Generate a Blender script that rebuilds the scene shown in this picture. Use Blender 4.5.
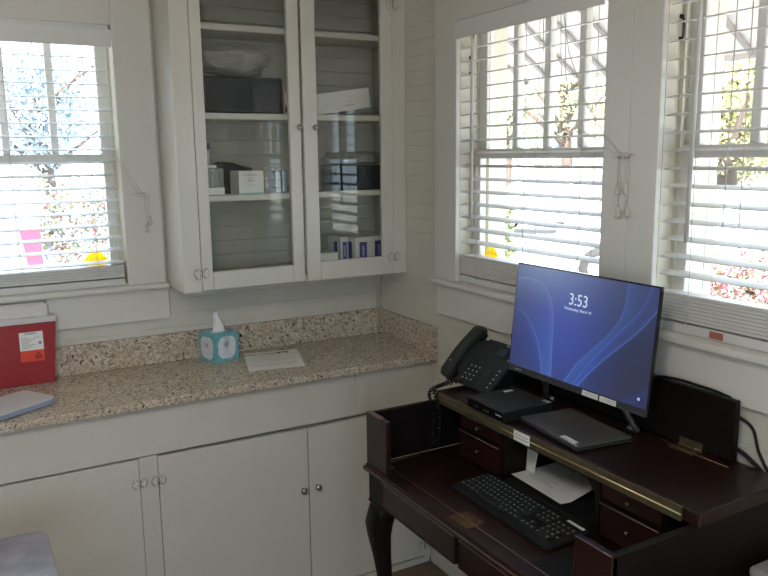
import bpy, bmesh, math, random
import numpy as np
from mathutils import Vector, Matrix, Euler
S = bpy.context.scene
COL = S.collection
for o in list(bpy.data.objects): bpy.data.objects.remove(o)
rnd = random.Random(7)
pi = math.pi

# ---------------------------------------------------------------- camera
F_PX, CAM = 766.71, Vector((-1.6592, -2.9849, 1.7048))
ya, pa, ra = [math.radians(q) for q in (29.4302, 9.8252, -.6983)]
fwd = Vector((math.sin(ya)*math.cos(pa), math.cos(ya)*math.cos(pa), -math.sin(pa)))
rt = Vector((math.cos(ya), -math.sin(ya), 0)); upv = rt.cross(fwd)
r2 = rt*math.cos(ra)+upv*math.sin(ra); u2 = -rt*math.sin(ra)+upv*math.cos(ra)
cd = bpy.data.cameras.new('camera'); cam = bpy.data.objects.new('camera', cd); COL.objects.link(cam)
cd.sensor_width = 36; cd.lens = F_PX*36/768; cd.clip_start = .05; cd.clip_end = 300
mw = Matrix((r2, u2, -fwd)).transposed().to_4x4(); mw.translation = CAM
cam.matrix_world = mw
S.camera = cam
# ---------------------------------------------------------------- world, sun, daylight, exposure
S.view_settings.view_transform = 'Standard'; S.view_settings.look = 'None'
S.view_settings.gamma = 1; S.view_settings.use_curve_mapping = False
S.view_settings.exposure = 0.0
S.cycles.use_denoising = True
S.cycles.max_bounces = 10; S.cycles.diffuse_bounces = 6; S.cycles.glossy_bounces = 4
S.cycles.transparent_max_bounces = 24; S.cycles.transmission_bounces = 6
S.cycles.sample_clamp_indirect = 6
W = bpy.data.worlds.new('sky'); S.world = W; W.use_nodes = True
bgn = W.node_tree.nodes['Background']; bgn.inputs[0].default_value = (.66, .83, 1, 1); bgn.inputs[1].default_value = 6.0
sd = bpy.data.lights.new('sun', 'SUN'); sd.energy = 34; sd.angle = .01; sd.color = (1, .95, .86)
sun = bpy.data.objects.new('sun', sd); COL.objects.link(sun)
sun.rotation_euler = Vector((.55, .62, -1.0)).to_track_quat('-Z', 'Y').to_euler()
def area(name, loc, dirv, sx, sy, power=0, color=(1, 1, 1), portal=False):
    l = bpy.data.lights.new(name, 'AREA'); l.shape = 'RECTANGLE'; l.size = sx; l.size_y = sy; l.energy = power; l.color = color
    if portal: l.cycles.is_portal = True
    o = bpy.data.objects.new(name, l); COL.objects.link(o); o.location = loc
    o.rotation_euler = Vector(dirv).to_track_quat('-Z', 'Z').to_euler(); return o
FILL_POWER = 27

# ---------------------------------------------------------------- materials
def mat(name, color, rough=.5, metal=0, spec=.5, noise=None, bump=None, emit=None, coat=0, alpha=1):
    m = bpy.data.materials.new(name); m.use_nodes = True
    nt = m.node_tree; b = nt.nodes['Principled BSDF']
    b.inputs['Base Color'].default_value = (*color, 1); b.inputs['Roughness'].default_value = rough
    b.inputs['Metallic'].default_value = metal; b.inputs['Specular IOR Level'].default_value = spec
    b.inputs['Coat Weight'].default_value = coat; b.inputs['Alpha'].default_value = alpha
    tc = nt.nodes.new('ShaderNodeNewGeometry')
    if noise:
        col2, scale, stretch = noise
        mp = nt.nodes.new('ShaderNodeMapping'); mp.inputs['Scale'].default_value = stretch
        nt.links.new(tc.outputs['Position'], mp.inputs['Vector'])
        n = nt.nodes.new('ShaderNodeTexNoise'); n.inputs['Scale'].default_value = scale; n.inputs['Detail'].default_value = 5
        nt.links.new(mp.outputs[0], n.inputs['Vector'])
        r = nt.nodes.new('ShaderNodeValToRGB'); r.color_ramp.elements[0].position = .35; r.color_ramp.elements[1].position = .68
        r.color_ramp.elements[0].color = (*color, 1); r.color_ramp.elements[1].color = (*col2, 1)
        nt.links.new(n.outputs[0], r.inputs[0]); nt.links.new(r.outputs[0], b.inputs['Base Color'])
    if bump:
        s, d = bump
        n2 = nt.nodes.new('ShaderNodeTexNoise'); n2.inputs['Scale'].default_value = s; n2.inputs['Detail'].default_value = 4
        nt.links.new(tc.outputs['Position'], n2.inputs['Vector'])
        bp = nt.nodes.new('ShaderNodeBump'); bp.inputs['Strength'].default_value = d; bp.inputs['Distance'].default_value = .003
        nt.links.new(n2.outputs[0], bp.inputs['Height']); nt.links.new(bp.outputs[0], b.inputs['Normal'])
    if emit:
        b.inputs['Emission Color'].default_value = (*emit[0], 1); b.inputs['Emission Strength'].default_value = emit[1]
    return m
def glassmat(name, ior=1.5, tint=(1, 1, 1), rough=0.0, haze=0.0):
    m = bpy.data.materials.new(name); m.use_nodes = True; nt = m.node_tree
    for n in list(nt.nodes): nt.nodes.remove(n)
    out = nt.nodes.new('ShaderNodeOutputMaterial'); mx = nt.nodes.new('ShaderNodeMixShader')
    t = nt.nodes.new('ShaderNodeBsdfTransparent'); t.inputs[0].default_value = (*tint, 1)
    g = nt.nodes.new('ShaderNodeBsdfGlossy'); g.inputs['Roughness'].default_value = rough
    f0 = ((ior-1)/(ior+1))**2      # Schlick reflectance, the same from both faces of the sheet
    lw = nt.nodes.new('ShaderNodeLayerWeight'); lw.inputs[0].default_value = .5
    pw = nt.nodes.new('ShaderNodeMath'); pw.operation = 'POWER'; pw.inputs[1].default_value = 5; nt.links.new(lw.outputs['Facing'], pw.inputs[0])
    f = nt.nodes.new('ShaderNodeMath'); f.operation = 'MULTIPLY_ADD'; f.inputs[1].default_value = 1-f0; f.inputs[2].default_value = f0
    nt.links.new(pw.outputs[0], f.inputs[0]); nt.links.new(f.outputs[0], mx.inputs[0]); nt.links.new(t.outputs[0], mx.inputs[1]); nt.links.new(g.outputs[0], mx.inputs[2])
    last = mx
    if haze:
        d = nt.nodes.new('ShaderNodeBsdfDiffuse'); d.inputs[0].default_value = (.9, .9, .9, 1)
        m2 = nt.nodes.new('ShaderNodeMixShader'); m2.inputs[0].default_value = haze
        nt.links.new(mx.outputs[0], m2.inputs[1]); nt.links.new(d.outputs[0], m2.inputs[2]); last = m2
    nt.links.new(last.outputs[0], out.inputs[0]); return m
def granite_mat():
    m = bpy.data.materials.new('granite'); m.use_nodes = True; nt = m.node_tree; b = nt.nodes['Principled BSDF']
    L = nt.links.new; geo = nt.nodes.new('ShaderNodeNewGeometry')
    def mapped(sc):
        mp = nt.nodes.new('ShaderNodeMapping'); mp.inputs['Scale'].default_value = sc; L(geo.outputs['Position'], mp.inputs[0]); return mp.outputs[0]
    def noise(scale, vec, det=3, dist=0):
        n = nt.nodes.new('ShaderNodeTexNoise'); n.inputs['Scale'].default_value = scale; n.inputs['Detail'].default_value = det
        n.inputs['Distortion'].default_value = dist; L(vec, n.inputs['Vector']); return n.outputs[0]
    def ramp(fac, st):
        r = nt.nodes.new('ShaderNodeValToRGB'); L(fac, r.inputs[0]); e = r.color_ramp.elements
        e[0].position, e[0].color = st[0][0], (*st[0][1], 1); e[1].position, e[1].color = st[-1][0], (*st[-1][1], 1)
        for p, c in st[1:-1]:
            k = e.new(p); k.color = (*c, 1)
        return r.outputs[0]
    def mix(f, a, c2):
        x = nt.nodes.new('ShaderNodeMix'); x.data_type = 'RGBA'; L(f, x.inputs[0]); L(a, x.inputs[6]); L(c2, x.inputs[7]) if hasattr(c2, 'links') else setattr(x.inputs[7], 'default_value', (*c2, 1)); return x.outputs[2]
    v = mapped((1, 1, 1))
    base = ramp(noise(120, v, 4, .5), [(.30, (.20, .15, .11)), (.43, (.42, .35, .27)), (.54, (.58, .51, .41)), (.70, (.70, .65, .56))])
    f1 = ramp(noise(150, mapped((1.25, 1, .8)), 3, .8), [(.57, (0, 0, 0)), (.66, (.8, .8, .8))])
    c = mix(f1, base, (.14, .08, .05))
    f2 = ramp(noise(85, mapped((1, 1, 1)), 2, .4), [(.635, (0, 0, 0)), (.67, (1, 1, 1))])
    c = mix(f2, c, (.025, .02, .018))
    f3 = ramp(noise(16, v, 2), [(.5, (0, 0, 0)), (.68, (.45, .45, .45))])
    c = mix(f3, c, (.5, .40, .30))
    L(c, b.inputs['Base Color']); b.inputs['Roughness'].default_value = .16; b.inputs['Specular IOR Level'].default_value = .5
    return m
M = {}
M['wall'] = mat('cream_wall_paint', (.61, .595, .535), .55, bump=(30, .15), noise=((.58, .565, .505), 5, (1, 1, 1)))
M['jamb'] = mat('cream_jamb_tone', (.60, .57, .47), .5)  # jamb tone, yellower and a little darker than the trim
M['trim'] = mat('white_trim_paint', (.66, .65, .61), .4, bump=(25, .12))
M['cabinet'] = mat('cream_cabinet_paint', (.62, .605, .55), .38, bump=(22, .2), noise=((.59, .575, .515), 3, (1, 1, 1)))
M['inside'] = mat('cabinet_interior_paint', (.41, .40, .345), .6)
M['ceil'] = mat('ceiling_paint', (.72, .71, .67), .8)
M['floor'] = mat('brown_vinyl_floor', (.16, .10, .07), .5, noise=((.22, .15, .10), 12, (1, 8, 1)))
M['granite'] = granite_mat()
M['wood'] = mat('dark_mahogany', (.0115, .0040, .0036), .34, noise=((.024, .0076, .006), 9, (9, 1.2, 9)), coat=.12, spec=.35)
M['wooddark'] = mat('darker_mahogany', (.0042, .0030, .0030), .5, noise=((.0075, .0042, .004), 9, (9, 1.2, 9)), spec=.22)
M['brass'] = mat('aged_brass', (.10, .078, .045), .5, .6, noise=((.15, .115, .065), 60, (1, 1, 1)))
M['brassbright'] = mat('bright_brass', (.60, .50, .30), .3, 1)
M['tarnish'] = mat('tarnished_hinge_brass', (.22, .13, .07), .45, .7, noise=((.10, .05, .03), 120, (1, 1, 1)))
M['blind'] = mat('white_blind_slat', (.62, .62, .61), .45)
M['valance'] = mat('blind_valance_white', (.70, .70, .68), .4)
M['cord'] = mat('white_cord', (.62, .60, .55), .8)
M['glass'] = glassmat('window_glass', 1.45)
M['cabglass'] = glassmat('cabinet_glass', 1.36, (.95, .96, .95))
M['plasticbag'] = glassmat('clear_plastic_film', 2.3, (.92, .93, .93), .10, haze=.10)
M['black'] = mat('black_plastic', (.008, .009, .0095), .55, spec=.3, bump=(300, .1))
M['blackgloss'] = mat('glossy_black_plastic', (.008, .008, .009), .12)
M['charcoal'] = mat('charcoal_plastic', (.020, .023, .024), .55, spec=.35)
M['laptopgrey'] = mat('laptop_grey', (.085, .082, .076), .42, spec=.4)
M['key'] = mat('keycap_black', (.014, .016, .018), .4)
M['keymark'] = mat('pale_key_legend', (.45, .47, .48), .5)
M['darkgrey'] = mat('dark_grey_metal', (.09, .09, .095), .35, .6)
M['machinegrey'] = mat('mid_grey_plastic', (.26, .26, .27), .4)
M['standgrey'] = mat('satin_grey_tube', (.16, .16, .165), .3, .7)
M['wornglint'] = mat('worn_edge_and_glint', (.16, .10, .085), .3, coat=.4)  # pale colour for painted edge glints along with worn varnish
M['blossom'] = mat('pale_pink_blossom', (.82, .42, .45), .6)
M['steel'] = mat('brushed_steel', (.42, .41, .36), .3, 1)
M['white'] = mat('white_label', (.80, .80, .78), .5)
M['ink'] = mat('black_ink', (.02, .02, .02), .6)
M['greyinkshade'] = mat('grey_ink_and_shade', (.25, .25, .26), .6)
M['paper'] = mat('white_paper', (.78, .77, .74), .7)
M['red'] = mat('red_sharps_plastic', (.34, .024, .032), .35)
M['lid'] = mat('translucent_white_lid', (.62, .60, .60), .35)
M['orangered'] = mat('orange_red_label', (.80, .07, .035), .5)
M['teal'] = mat('teal_card', (.10, .36, .44), .45, noise=((.22, .52, .60), 90, (1, 1, 1)))
M['tissue'] = mat('white_tissue', (.85, .85, .84), .9)
M['scale'] = mat('pale_grey_plastic', (.55, .55, .56), .4)
M['scaleside'] = mat('blue_grey_plastic', (.30, .34, .45), .4)
M['yellow'] = mat('yellow_sign', (.95, .75, .0), .5)
_nt = M['yellow'].node_tree; _tr = _nt.nodes.new('ShaderNodeBsdfTranslucent'); _tr.inputs[0].default_value = (1, .80, .0, 1)
_mx = _nt.nodes.new('ShaderNodeMixShader'); _mx.inputs[0].default_value = .6
_nt.links.new(_nt.nodes['Principled BSDF'].outputs[0], _mx.inputs[1]); _nt.links.new(_tr.outputs[0], _mx.inputs[2])
_nt.links.new(_mx.outputs[0], _nt.nodes['Material Output'].inputs[0])
M['olive'] = mat('olive_ink', (.45, .33, .0), .6)
M['greytop'] = mat('glossy_grey_laminate', (.24, .24, .29), .14, noise=((.34, .34, .40), 14, (1, 1, 1)), coat=.5)
M['navy'] = mat('dark_navy_fabric', (.010, .014, .022), .7)
M['carton'] = mat('white_carton', (.68, .67, .63), .55)
M['bluelabel'] = mat('blue_carton_print', (.04, .06, .30), .5)
M['cyan'] = mat('pale_blue_print', (.30, .55, .62), .5)
M['tagred'] = mat('faded_red_tag', (.38, .12, .09), .5)
M['purple'] = mat('purple_cap', (.20, .08, .22), .5)
M['pink'] = mat('pink_card', (.55, .30, .30), .5)
M['leafgreen'] = mat('green_leaves', (.16, .22, .10), .6, noise=((.34, .40, .20), 3, (1, 1, 1)))
M['leafyellow'] = mat('yellow_green_leaves', (.30, .30, .14), .6, noise=((.48, .46, .26), 3, (1, 1, 1)))
M['leafblue'] = mat('blue_green_leaves', (.14, .20, .24), .6, noise=((.30, .38, .42), 3, (1, 1, 1)))
M['flower'] = mat('pink_blossom', (.62, .10, .14), .6)
M['bark'] = mat('tree_bark', (.10, .075, .06), .9)
M['ground'] = mat('pale_concrete', (.52, .51, .50), .9, noise=((.44, .43, .42), .6, (1, 1, 1)))
M['carwhite'] = mat('white_car_paint', (.82, .82, .84), .25, coat=.5)
M['carblue'] = mat('blue_car_paint', (.10, .16, .32), .25, coat=.5)
M['carglass'] = mat('dark_car_glass', (.16, .19, .24), .12)
M['taillight'] = mat('red_tail_light', (.62, .03, .06), .3)
M['tyre'] = mat('tyre_rubber', (.02, .02, .02), .8)
M['house'] = mat('white_house_siding', (.72, .72, .72), .7)
M['roof'] = mat('grey_roof_shingle', (.16, .15, .15), .9)
M['soffit'] = mat('porch_soffit_paint', (.70, .66, .62), .7)
M['rafter'] = mat('grey_rafter_paint', (.30, .27, .26), .7)
def emis(name, col, st):
    m = bpy.data.materials.new(name); m.use_nodes = True; nt = m.node_tree
    for n in list(nt.nodes): nt.nodes.remove(n)
    o = nt.nodes.new('ShaderNodeOutputMaterial'); e = nt.nodes.new('ShaderNodeEmission')
    e.inputs[0].default_value = (*col, 1); e.inputs[1].default_value = st; nt.links.new(e.outputs[0], o.inputs[0]); return m
M['scrtext'] = emis('screen_text_glow', (.62, .70, .85), 1.0)
M['fillglow'] = emis('fill_lamp_glow', (1, .93, .82), 2.0)

# ---------------------------------------------------------------- mesh builder
def rotz(a): return Matrix.Rotation(a, 4, 'Z')
class MB:
    def __init__(s): s.bm = bmesh.new(); s.mats = []
    def mi(s, m):
        m = M[m] if isinstance(m, str) else m
        if m not in s.mats: s.mats.append(m)
        return s.mats.index(m)
    def _fin(s, geom_faces, m, smooth=False):
        i = s.mi(m)
        for f in geom_faces: f.material_index = i; f.smooth = smooth
    def box(s, a, b, m, bev=0, T=None, seg=2):
        a, b = Vector(a), Vector(b)
        lo = Vector([min(p, q) for p, q in zip(a, b)]); hi = Vector([max(p, q) for p, q in zip(a, b)])
        nf = set(s.bm.faces)
        g = bmesh.ops.create_cube(s.bm, size=1)
        bmesh.ops.scale(s.bm, vec=hi-lo, verts=g['verts']); bmesh.ops.translate(s.bm, vec=(hi+lo)/2, verts=g['verts'])
        if bev > 0:
            es = list({e for v in g['verts'] for e in v.link_edges})
            bmesh.ops.bevel(s.bm, geom=es, offset=min(bev, min(hi-lo)*.49), segments=seg, profile=.5, affect='EDGES')
        new = [f for f in s.bm.faces if f not in nf]
        if T is not None: bmesh.ops.transform(s.bm, matrix=T, verts=list({v for f in new for v in f.verts}))
        s._fin(new, m); return s
    def poly(s, pts, m, T=None):
        vs = [s.bm.verts.new(T @ Vector(p) if T is not None else Vector(p)) for p in pts]
        f = s.bm.faces.new(vs); s._fin([f], m); return s
    def prism(s, pts, d, m, bev=0, T=None, smooth=False):
        """extrude polygon pts (3d) along vector d"""
        d = Vector(d); nf = set(s.bm.faces)
        a = [s.bm.verts.new(Vector(p)) for p in pts]; b = [s.bm.verts.new(Vector(p)+d) for p in pts]
        n = len(a); s.bm.faces.new(a); s.bm.faces.new(b[::-1])
        for i in range(n): s.bm.faces.new((a[i], b[i], b[(i+1) % n], a[(i+1) % n]))
        new = [f for f in s.bm.faces if f not in nf]; bmesh.ops.recalc_face_normals(s.bm, faces=new)
        if bev > 0:
            es = list({e for f in new[:2] for e in f.edges})
            bmesh.ops.bevel(s.bm, geom=es, offset=bev, segments=2, profile=.5, affect='EDGES')
        new = [f for f in s.bm.faces if f not in nf]
        if T is not None: bmesh.ops.transform(s.bm, matrix=T, verts=list({v for f in new for v in f.verts}))
        s._fin(new, m, smooth); return s
    def tube(s, pts, r, m, n=8, cap=True):
        pts = [Vector(p) for p in pts]; rs = r if isinstance(r, (list, tuple)) else [r]*len(pts)
        rings = []; up0 = None
        for i, p in enumerate(pts):
            t = (pts[min(i+1, len(pts)-1)]-pts[max(i-1, 0)]).normalized()
            if up0 is None:
                up0 = Vector((0, 0, 1)) if abs(t.z) < .9 else Vector((1, 0, 0))
            x = (up0 - t*up0.dot(t)).normalized(); y = t.cross(x); up0 = x
            rings.append([s.bm.verts.new(p+(x*math.cos(2*pi*k/n)+y*math.sin(2*pi*k/n))*rs[i]) for k in range(n)])
        fs = []
        for a, b in zip(rings, rings[1:]):
            for k in range(n): fs.append(s.bm.faces.new((a[k], a[(k+1) % n], b[(k+1) % n], b[k])))
        if cap: fs.append(s.bm.faces.new(rings[0][::-1])); fs.append(s.bm.faces.new(rings[-1]))
        s._fin(fs, m, True); return s
    def lathe(s, c, axis, prof, m, n=16):
        """prof: (radius, height along axis)"""
        c = Vector(c); ax = Vector(axis).normalized(); q = ax.to_track_quat('Z', 'Y').to_matrix(); rings = []
        for r, h in prof:
            rings.append([s.bm.verts.new(c+q @ Vector((r*math.cos(2*pi*k/n), r*math.sin(2*pi*k/n), h))) for k in range(n)])
        fs = []
        for a, b in zip(rings, rings[1:]):
            for k in range(n): fs.append(s.bm.faces.new((a[k], a[(k+1) % n], b[(k+1) % n], b[k])))
        fs.append(s.bm.faces.new(rings[0][::-1])); fs.append(s.bm.faces.new(rings[-1]))
        s._fin(fs, m, True); return s
    def text(s, txt, size, T, m, squash=1.0, ext=.0003):
        cu = bpy.data.curves.new('t', 'FONT'); cu.body = txt; cu.size = size; cu.align_x = 'CENTER'; cu.align_y = 'CENTER'; cu.extrude = ext
        cu.resolution_u = 3
        o = bpy.data.objects.new('t', cu); COL.objects.link(o); dg = bpy.context.evaluated_depsgraph_get(); dg.update()
        me = bpy.data.meshes.new_from_object(o.evaluated_get(dg)); bpy.data.objects.remove(o)
        nf = set(s.bm.faces); s.bm.from_mesh(me); new = [f for f in s.bm.faces if f not in nf]
        vs = list({v for f in new for v in f.verts})
        bmesh.ops.transform(s.bm, matrix=T @ Matrix.Diagonal((squash, 1, 1, 1)), verts=vs); s._fin(new, m); bpy.data.meshes.remove(me); return s
    def build(s, name, parent=None, origin=None, recalc=True):
        if recalc: bmesh.ops.recalc_face_normals(s.bm, faces=s.bm.faces)
        if origin is None:
            if parent is not None: origin = Vector(parent['_o']) if '_o' in parent else Vector()
            else:
                cs = [v.co for v in s.bm.verts]
                origin = Vector(((min(c.x for c in cs)+max(c.x for c in cs))/2, (min(c.y for c in cs)+max(c.y for c in cs))/2, min(c.z for c in cs)))
        origin = Vector(origin)
        bmesh.ops.translate(s.bm, vec=-origin, verts=s.bm.verts)
        me = bpy.data.meshes.new(name); s.bm.to_mesh(me); s.bm.free()
        for m in s.mats: me.materials.append(m)
        o = bpy.data.objects.new(name, me); COL.objects.link(o)
        ORG[o.name] = origin
        if parent is not None: o.parent = parent; o.location = origin - ORG[parent.name]
        else: o.location = origin
        return o
ORG = {}
def B(parent): return ORG[parent.name]
_build = MB.build
def build(s, name, parent=None, origin=None, recalc=True):
    if parent is not None and origin is None: origin = ORG[parent.name]
    return _build(s, name, parent, origin, recalc)
MB.build = build
def thing(name, label, cat, loc, group=None, rz=0):
    o = bpy.data.objects.new(name, None); COL.objects.link(o); o.location = loc; o.empty_display_size = .05
    ORG[o.name] = Vector((0, 0, 0)) if rz is None else Vector(loc)
    o['label'] = label; o['category'] = cat
    if group: o['group'] = group
    return o
def local(name, label, cat, loc, rz=0, group=None):
    """a thing whose parts are built in its own local frame"""
    o = thing(name, label, cat, loc, group); o.rotation_euler = (0, 0, rz); ORG[o.name] = Vector((0, 0, 0)); return o
def tag(o, label, cat, group=None, kind=None):
    o['label'] = label; o['category'] = cat
    if group: o['group'] = group
    if kind: o['kind'] = kind
    return o
def struct(o): o['kind'] = 'structure'; return o
def ftxt(org, right, up):
    """matrix placing text plane: x->right, y->up"""
    r_, u_ = Vector(right).normalized(), Vector(up).normalized(); n = r_.cross(u_)
    m = Matrix((r_, u_, n)).transposed().to_4x4(); m.translation = Vector(org); return m

# ================================================================ ROOM SHELL
XL, YF, ZC = -3.7, -4.65, 2.75
U = dict(R=lambda u, v, z: Vector((v, -u, z)), B=lambda u, v, z: Vector((u, v, z)))
WT = .16
WIN = {'W2': ('R', .628, 1.3588), 'W3': ('R', 1.555, 2.2858), 'W1': ('B', -1.8255, -1.0947)}
ZS, ZT = 1.2313, 2.205
def siding(mb, P, u0, u1, z0, z1, m='wall', pitch=.058):
    pts = [P(u0, WT, z0), P(u0, 0, z0)]
    k = math.floor(z0/pitch)
    while True:
        k += 1; z = k*pitch
        if z > z1-.006: break
        if z < z0+.006: continue
        pts += [P(u0, 0, z-.0022), P(u0, .0020, z-.001), P(u0, .0020, z+.001), P(u0, 0, z+.0022)]
    pts += [P(u0, 0, z1), P(u0, WT, z1)]
    mb.prism(pts, P(u1, 0, 0)-P(u0, 0, 0), m)
def wall(side, name, u0, u1, openings):
    mb = MB(); P = U[side]; c = u0
    for a, b in openings:
        siding(mb, P, c, a, 0, ZC); siding(mb, P, a, b, 0, ZS-.018); siding(mb, P, a, b, ZT, ZC); c = b
    siding(mb, P, c, u1, 0, ZC)
    return struct(mb.build(name))
wall('B', 'wall_back', XL, WT, [(WIN['W1'][1]-.0125, WIN['W1'][2]+.0125)])
wall('R', 'wall_right', 0, -YF, [(WIN['W2'][1]-.0125, WIN['W2'][2]+.0125), (WIN['W3'][1]-.0125, WIN['W3'][2]+.0125)])
struct(MB().box((XL-.12, YF, 0), (XL, WT, ZC), 'wall').build('wall_left'))
mb = MB()
for a, b in (((XL, YF-.12, 0), (-3.0, YF, ZC)), ((-1.4, YF-.12, 0), (WT, YF, ZC)), ((-3.0, YF-.12, 0), (-1.4, YF, .95)), ((-3.0, YF-.12, 2.25), (-1.4, YF, ZC))): mb.box(a, b, 'wall')
struct(mb.build('wall_front'))
struct(MB().box((XL-.12, YF-.12, -.1), (WT, WT, 0), 'floor').build('floor'))
struct(MB().box((XL-.12, YF-.12, ZC), (WT, WT, ZC+.12), 'ceil').build('ceiling'))
w4 = struct(MB().box((-3.0, YF-.1, .95), (-2.95, YF+.02, 2.25), 'trim').box((-1.45, YF-.1, .95), (-1.4, YF+.02, 2.25), 'trim').box((-2.95, YF-.1, 2.2), (-1.45, YF+.02, 2.25), 'trim').box((-2.95, YF-.1, .95), (-1.45, YF+.03, 1.0), 'trim').box((-2.22, YF-.08, 1.0), (-2.18, YF-.05, 2.2), 'trim').build('window_4'))  # unseen window added behind the camera to let in fill daylight
MB().box((-2.95, YF-.068, 1.0), (-1.45, YF-.064, 2.2), 'glass').build('window_pane', w4)  # pane of the added unseen window
struct(MB().box((-.016, YF, 0), (0, -.447, .095), 'trim', .004).build('baseboard_right'))
# quarter round in the back right corner above the counter
struct(MB().tube([(-.008, -.008, 1.03), (-.008, -.008, ZC)], .011, 'wall', 10).build('trim_1'))

# ---------------------------------------------------------------- windows
def window(key, idx, sticker):
    side, u0, u1 = WIN[key]; P0 = U[side]
    def bx(mb, a, b, m, bev=0): return mb.box(P0(*a), P0(*b), m, bev)
    root = bpy.data.objects.new('window_%d' % idx, None); COL.objects.link(root); root['kind'] = 'structure'
    root.location = P0((u0+u1)/2, 0, ZS); ORG[root.name] = root.location.copy()
    ca = .1405; t = .02
    mb = MB()
    lu = u0-ca; ru = u1+ca
    if key == 'W2': ru = u1+.098
    if key == 'W3': lu = u0-.098
    bx(mb, (lu, -t, ZS), (u0, 0, 2.62), 'trim', .003)
    bx(mb, (u1, -t, ZS), (ru, 0, 2.62), 'trim', .003)
    bx(mb, (u0, -t, ZT-.03), (u1, 0, 2.62), 'trim', .002)
    mb.build('casing', root)
    mb = MB()      # jamb lining through the wall and on past it
    bx(mb, (u0-.012, 0, ZS), (u0, .2, ZT), 'jamb'); bx(mb, (u1, 0, ZS), (u1+.012, .2, ZT), 'jamb')
    bx(mb, (u0-.012, 0, ZT-.012), (u1+.012, .2, ZT+.004), 'jamb')
    bx(mb, (u0-.01, .12, ZS), (u0+.018, .2, ZT), 'jamb'); bx(mb, (u1-.018, .12, ZS), (u1+.01, .2, ZT), 'jamb')
    bx(mb, (u0, .052, ZS), (u0+.012, .06, ZT), 'jamb'); bx(mb, (u1-.012, .052, ZS), (u1, .06, ZT), 'jamb')
    bx(mb, (u0-.01, .0, ZS-.018), (u1+.01, .23, ZS+.006), 'jamb')
    mb.build('jamb', root)
    # upper sash: four lights
    mb = MB(); v0, v1 = .085, .115; z0, z1 = 1.688, ZT-.01; st = .045
    bx(mb, (u0, v0, z0), (u0+st, v1, z1), 'trim', .003); bx(mb, (u1-st, v0, z0), (u1, v1, z1), 'trim', .003)
    bx(mb, (u0+st, v0, z0), (u1-st, v1, z0+.034), 'trim', .003); bx(mb, (u0+st, v0, z1-.04), (u1-st, v1, z1), 'trim', .003)
    c = (u0+u1)/2
    for q in (-.161, 0, .161):
        bx(mb, (c+q-.0135, v0, z0+.034), (c+q+.0135, v1, z1-.04), 'trim', .005)
    mb.build('upper_sash', root)
    bx(MB(), (u0+st, .099, z0+.03), (u1-st, .1015, z1-.036), 'glass').build('window_pane', root)
    mb = MB(); v0, v1 = .058, .084; z0, z1 = ZS+.006, 1.722
    bx(mb, (u0, v0, z0), (u0+st, v1, z1), 'trim', .003); bx(mb, (u1-st, v0, z0), (u1, v1, z1), 'trim', .003)
    bx(mb, (u0+st, v0, z0), (u1-st, v1, z0+.05), 'trim', .003); bx(mb, (u0+st, v0, z1-.034), (u1-st, v1, z1), 'trim', .003)
    mb.build('lower_sash', root)
    bx(MB(), (u0+st, .070, z0+.046), (u1-st, .0725, z1-.03), 'glass').build('window_pane', root)
    # black spring catch on the jamb
    mb = MB(); mb.tube([P0(u0+.001, .044, 2.05), P0(u0+.009, .044, 2.045), P0(u0+.011, .044, 2.023), P0(u0+.009, .045, 2.0), P0(u0+.001, .045, 1.996)], .0024, 'black', 6)
    bx(mb, (u0, .038, 2.045), (u0+.004, .05, 2.056), 'black'); bx(mb, (u0, .039, 1.99), (u0+.004, .051, 2.0), 'black')
    mb.build('jamb_catch', root)
    if sticker:
        uc, zc, r = sticker
        o = MB().prism([P0(uc-r, .0745, zc), P0(uc, .0745, zc-r), P0(uc+r, .0745, zc), P0(uc, .0745, zc+r)], P0(0, .0008, 0), 'yellow')
        T_ = ftxt(P0(uc, .0738, zc+.004), P0(-1, 0, 0) if side == 'B' else P0(-1, 0, 0), (0, 0, 1))
        o.text('AUTOLS', r*.42, T_, 'olive').text('24', r*.3, ftxt(P0(uc, .0738, zc-r*.5), P0(-1, 0, 0), (0, 0, 1)), 'olive')
        o = o.build('diamond_sticker', None)
        tag(o, sticker_label[key], 'sticker')
    return root
sticker_label = {'W1': 'yellow diamond sticker with dark lettering on the glass of the left window',
                 'W2': 'small yellow diamond sticker low on the glass of the window left of the monitor'}
window('W1', 1, (-1.190, 1.324, .047)); window('W2', 2, (.722, 1.338, .042)); window('W3', 3, None)
# stools and aprons: one long one on the right wall, one on the back wall
struct(MB().box((-.05, -.494, ZS-.0185), (.055, -2.5, ZS), 'trim', .004).box((-.022, -.503, 1.0896), (0, -2.45, ZS-.0185), 'trim', .003).build('trim_2'))
struct(MB().box((-1.99, -.05, ZS-.0185), (-.946, .055, ZS), 'trim', .004).box((-1.98, -.022, 1.0896), (-.945, 0, ZS-.0185), 'trim', .003).build('trim_3'))

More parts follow.
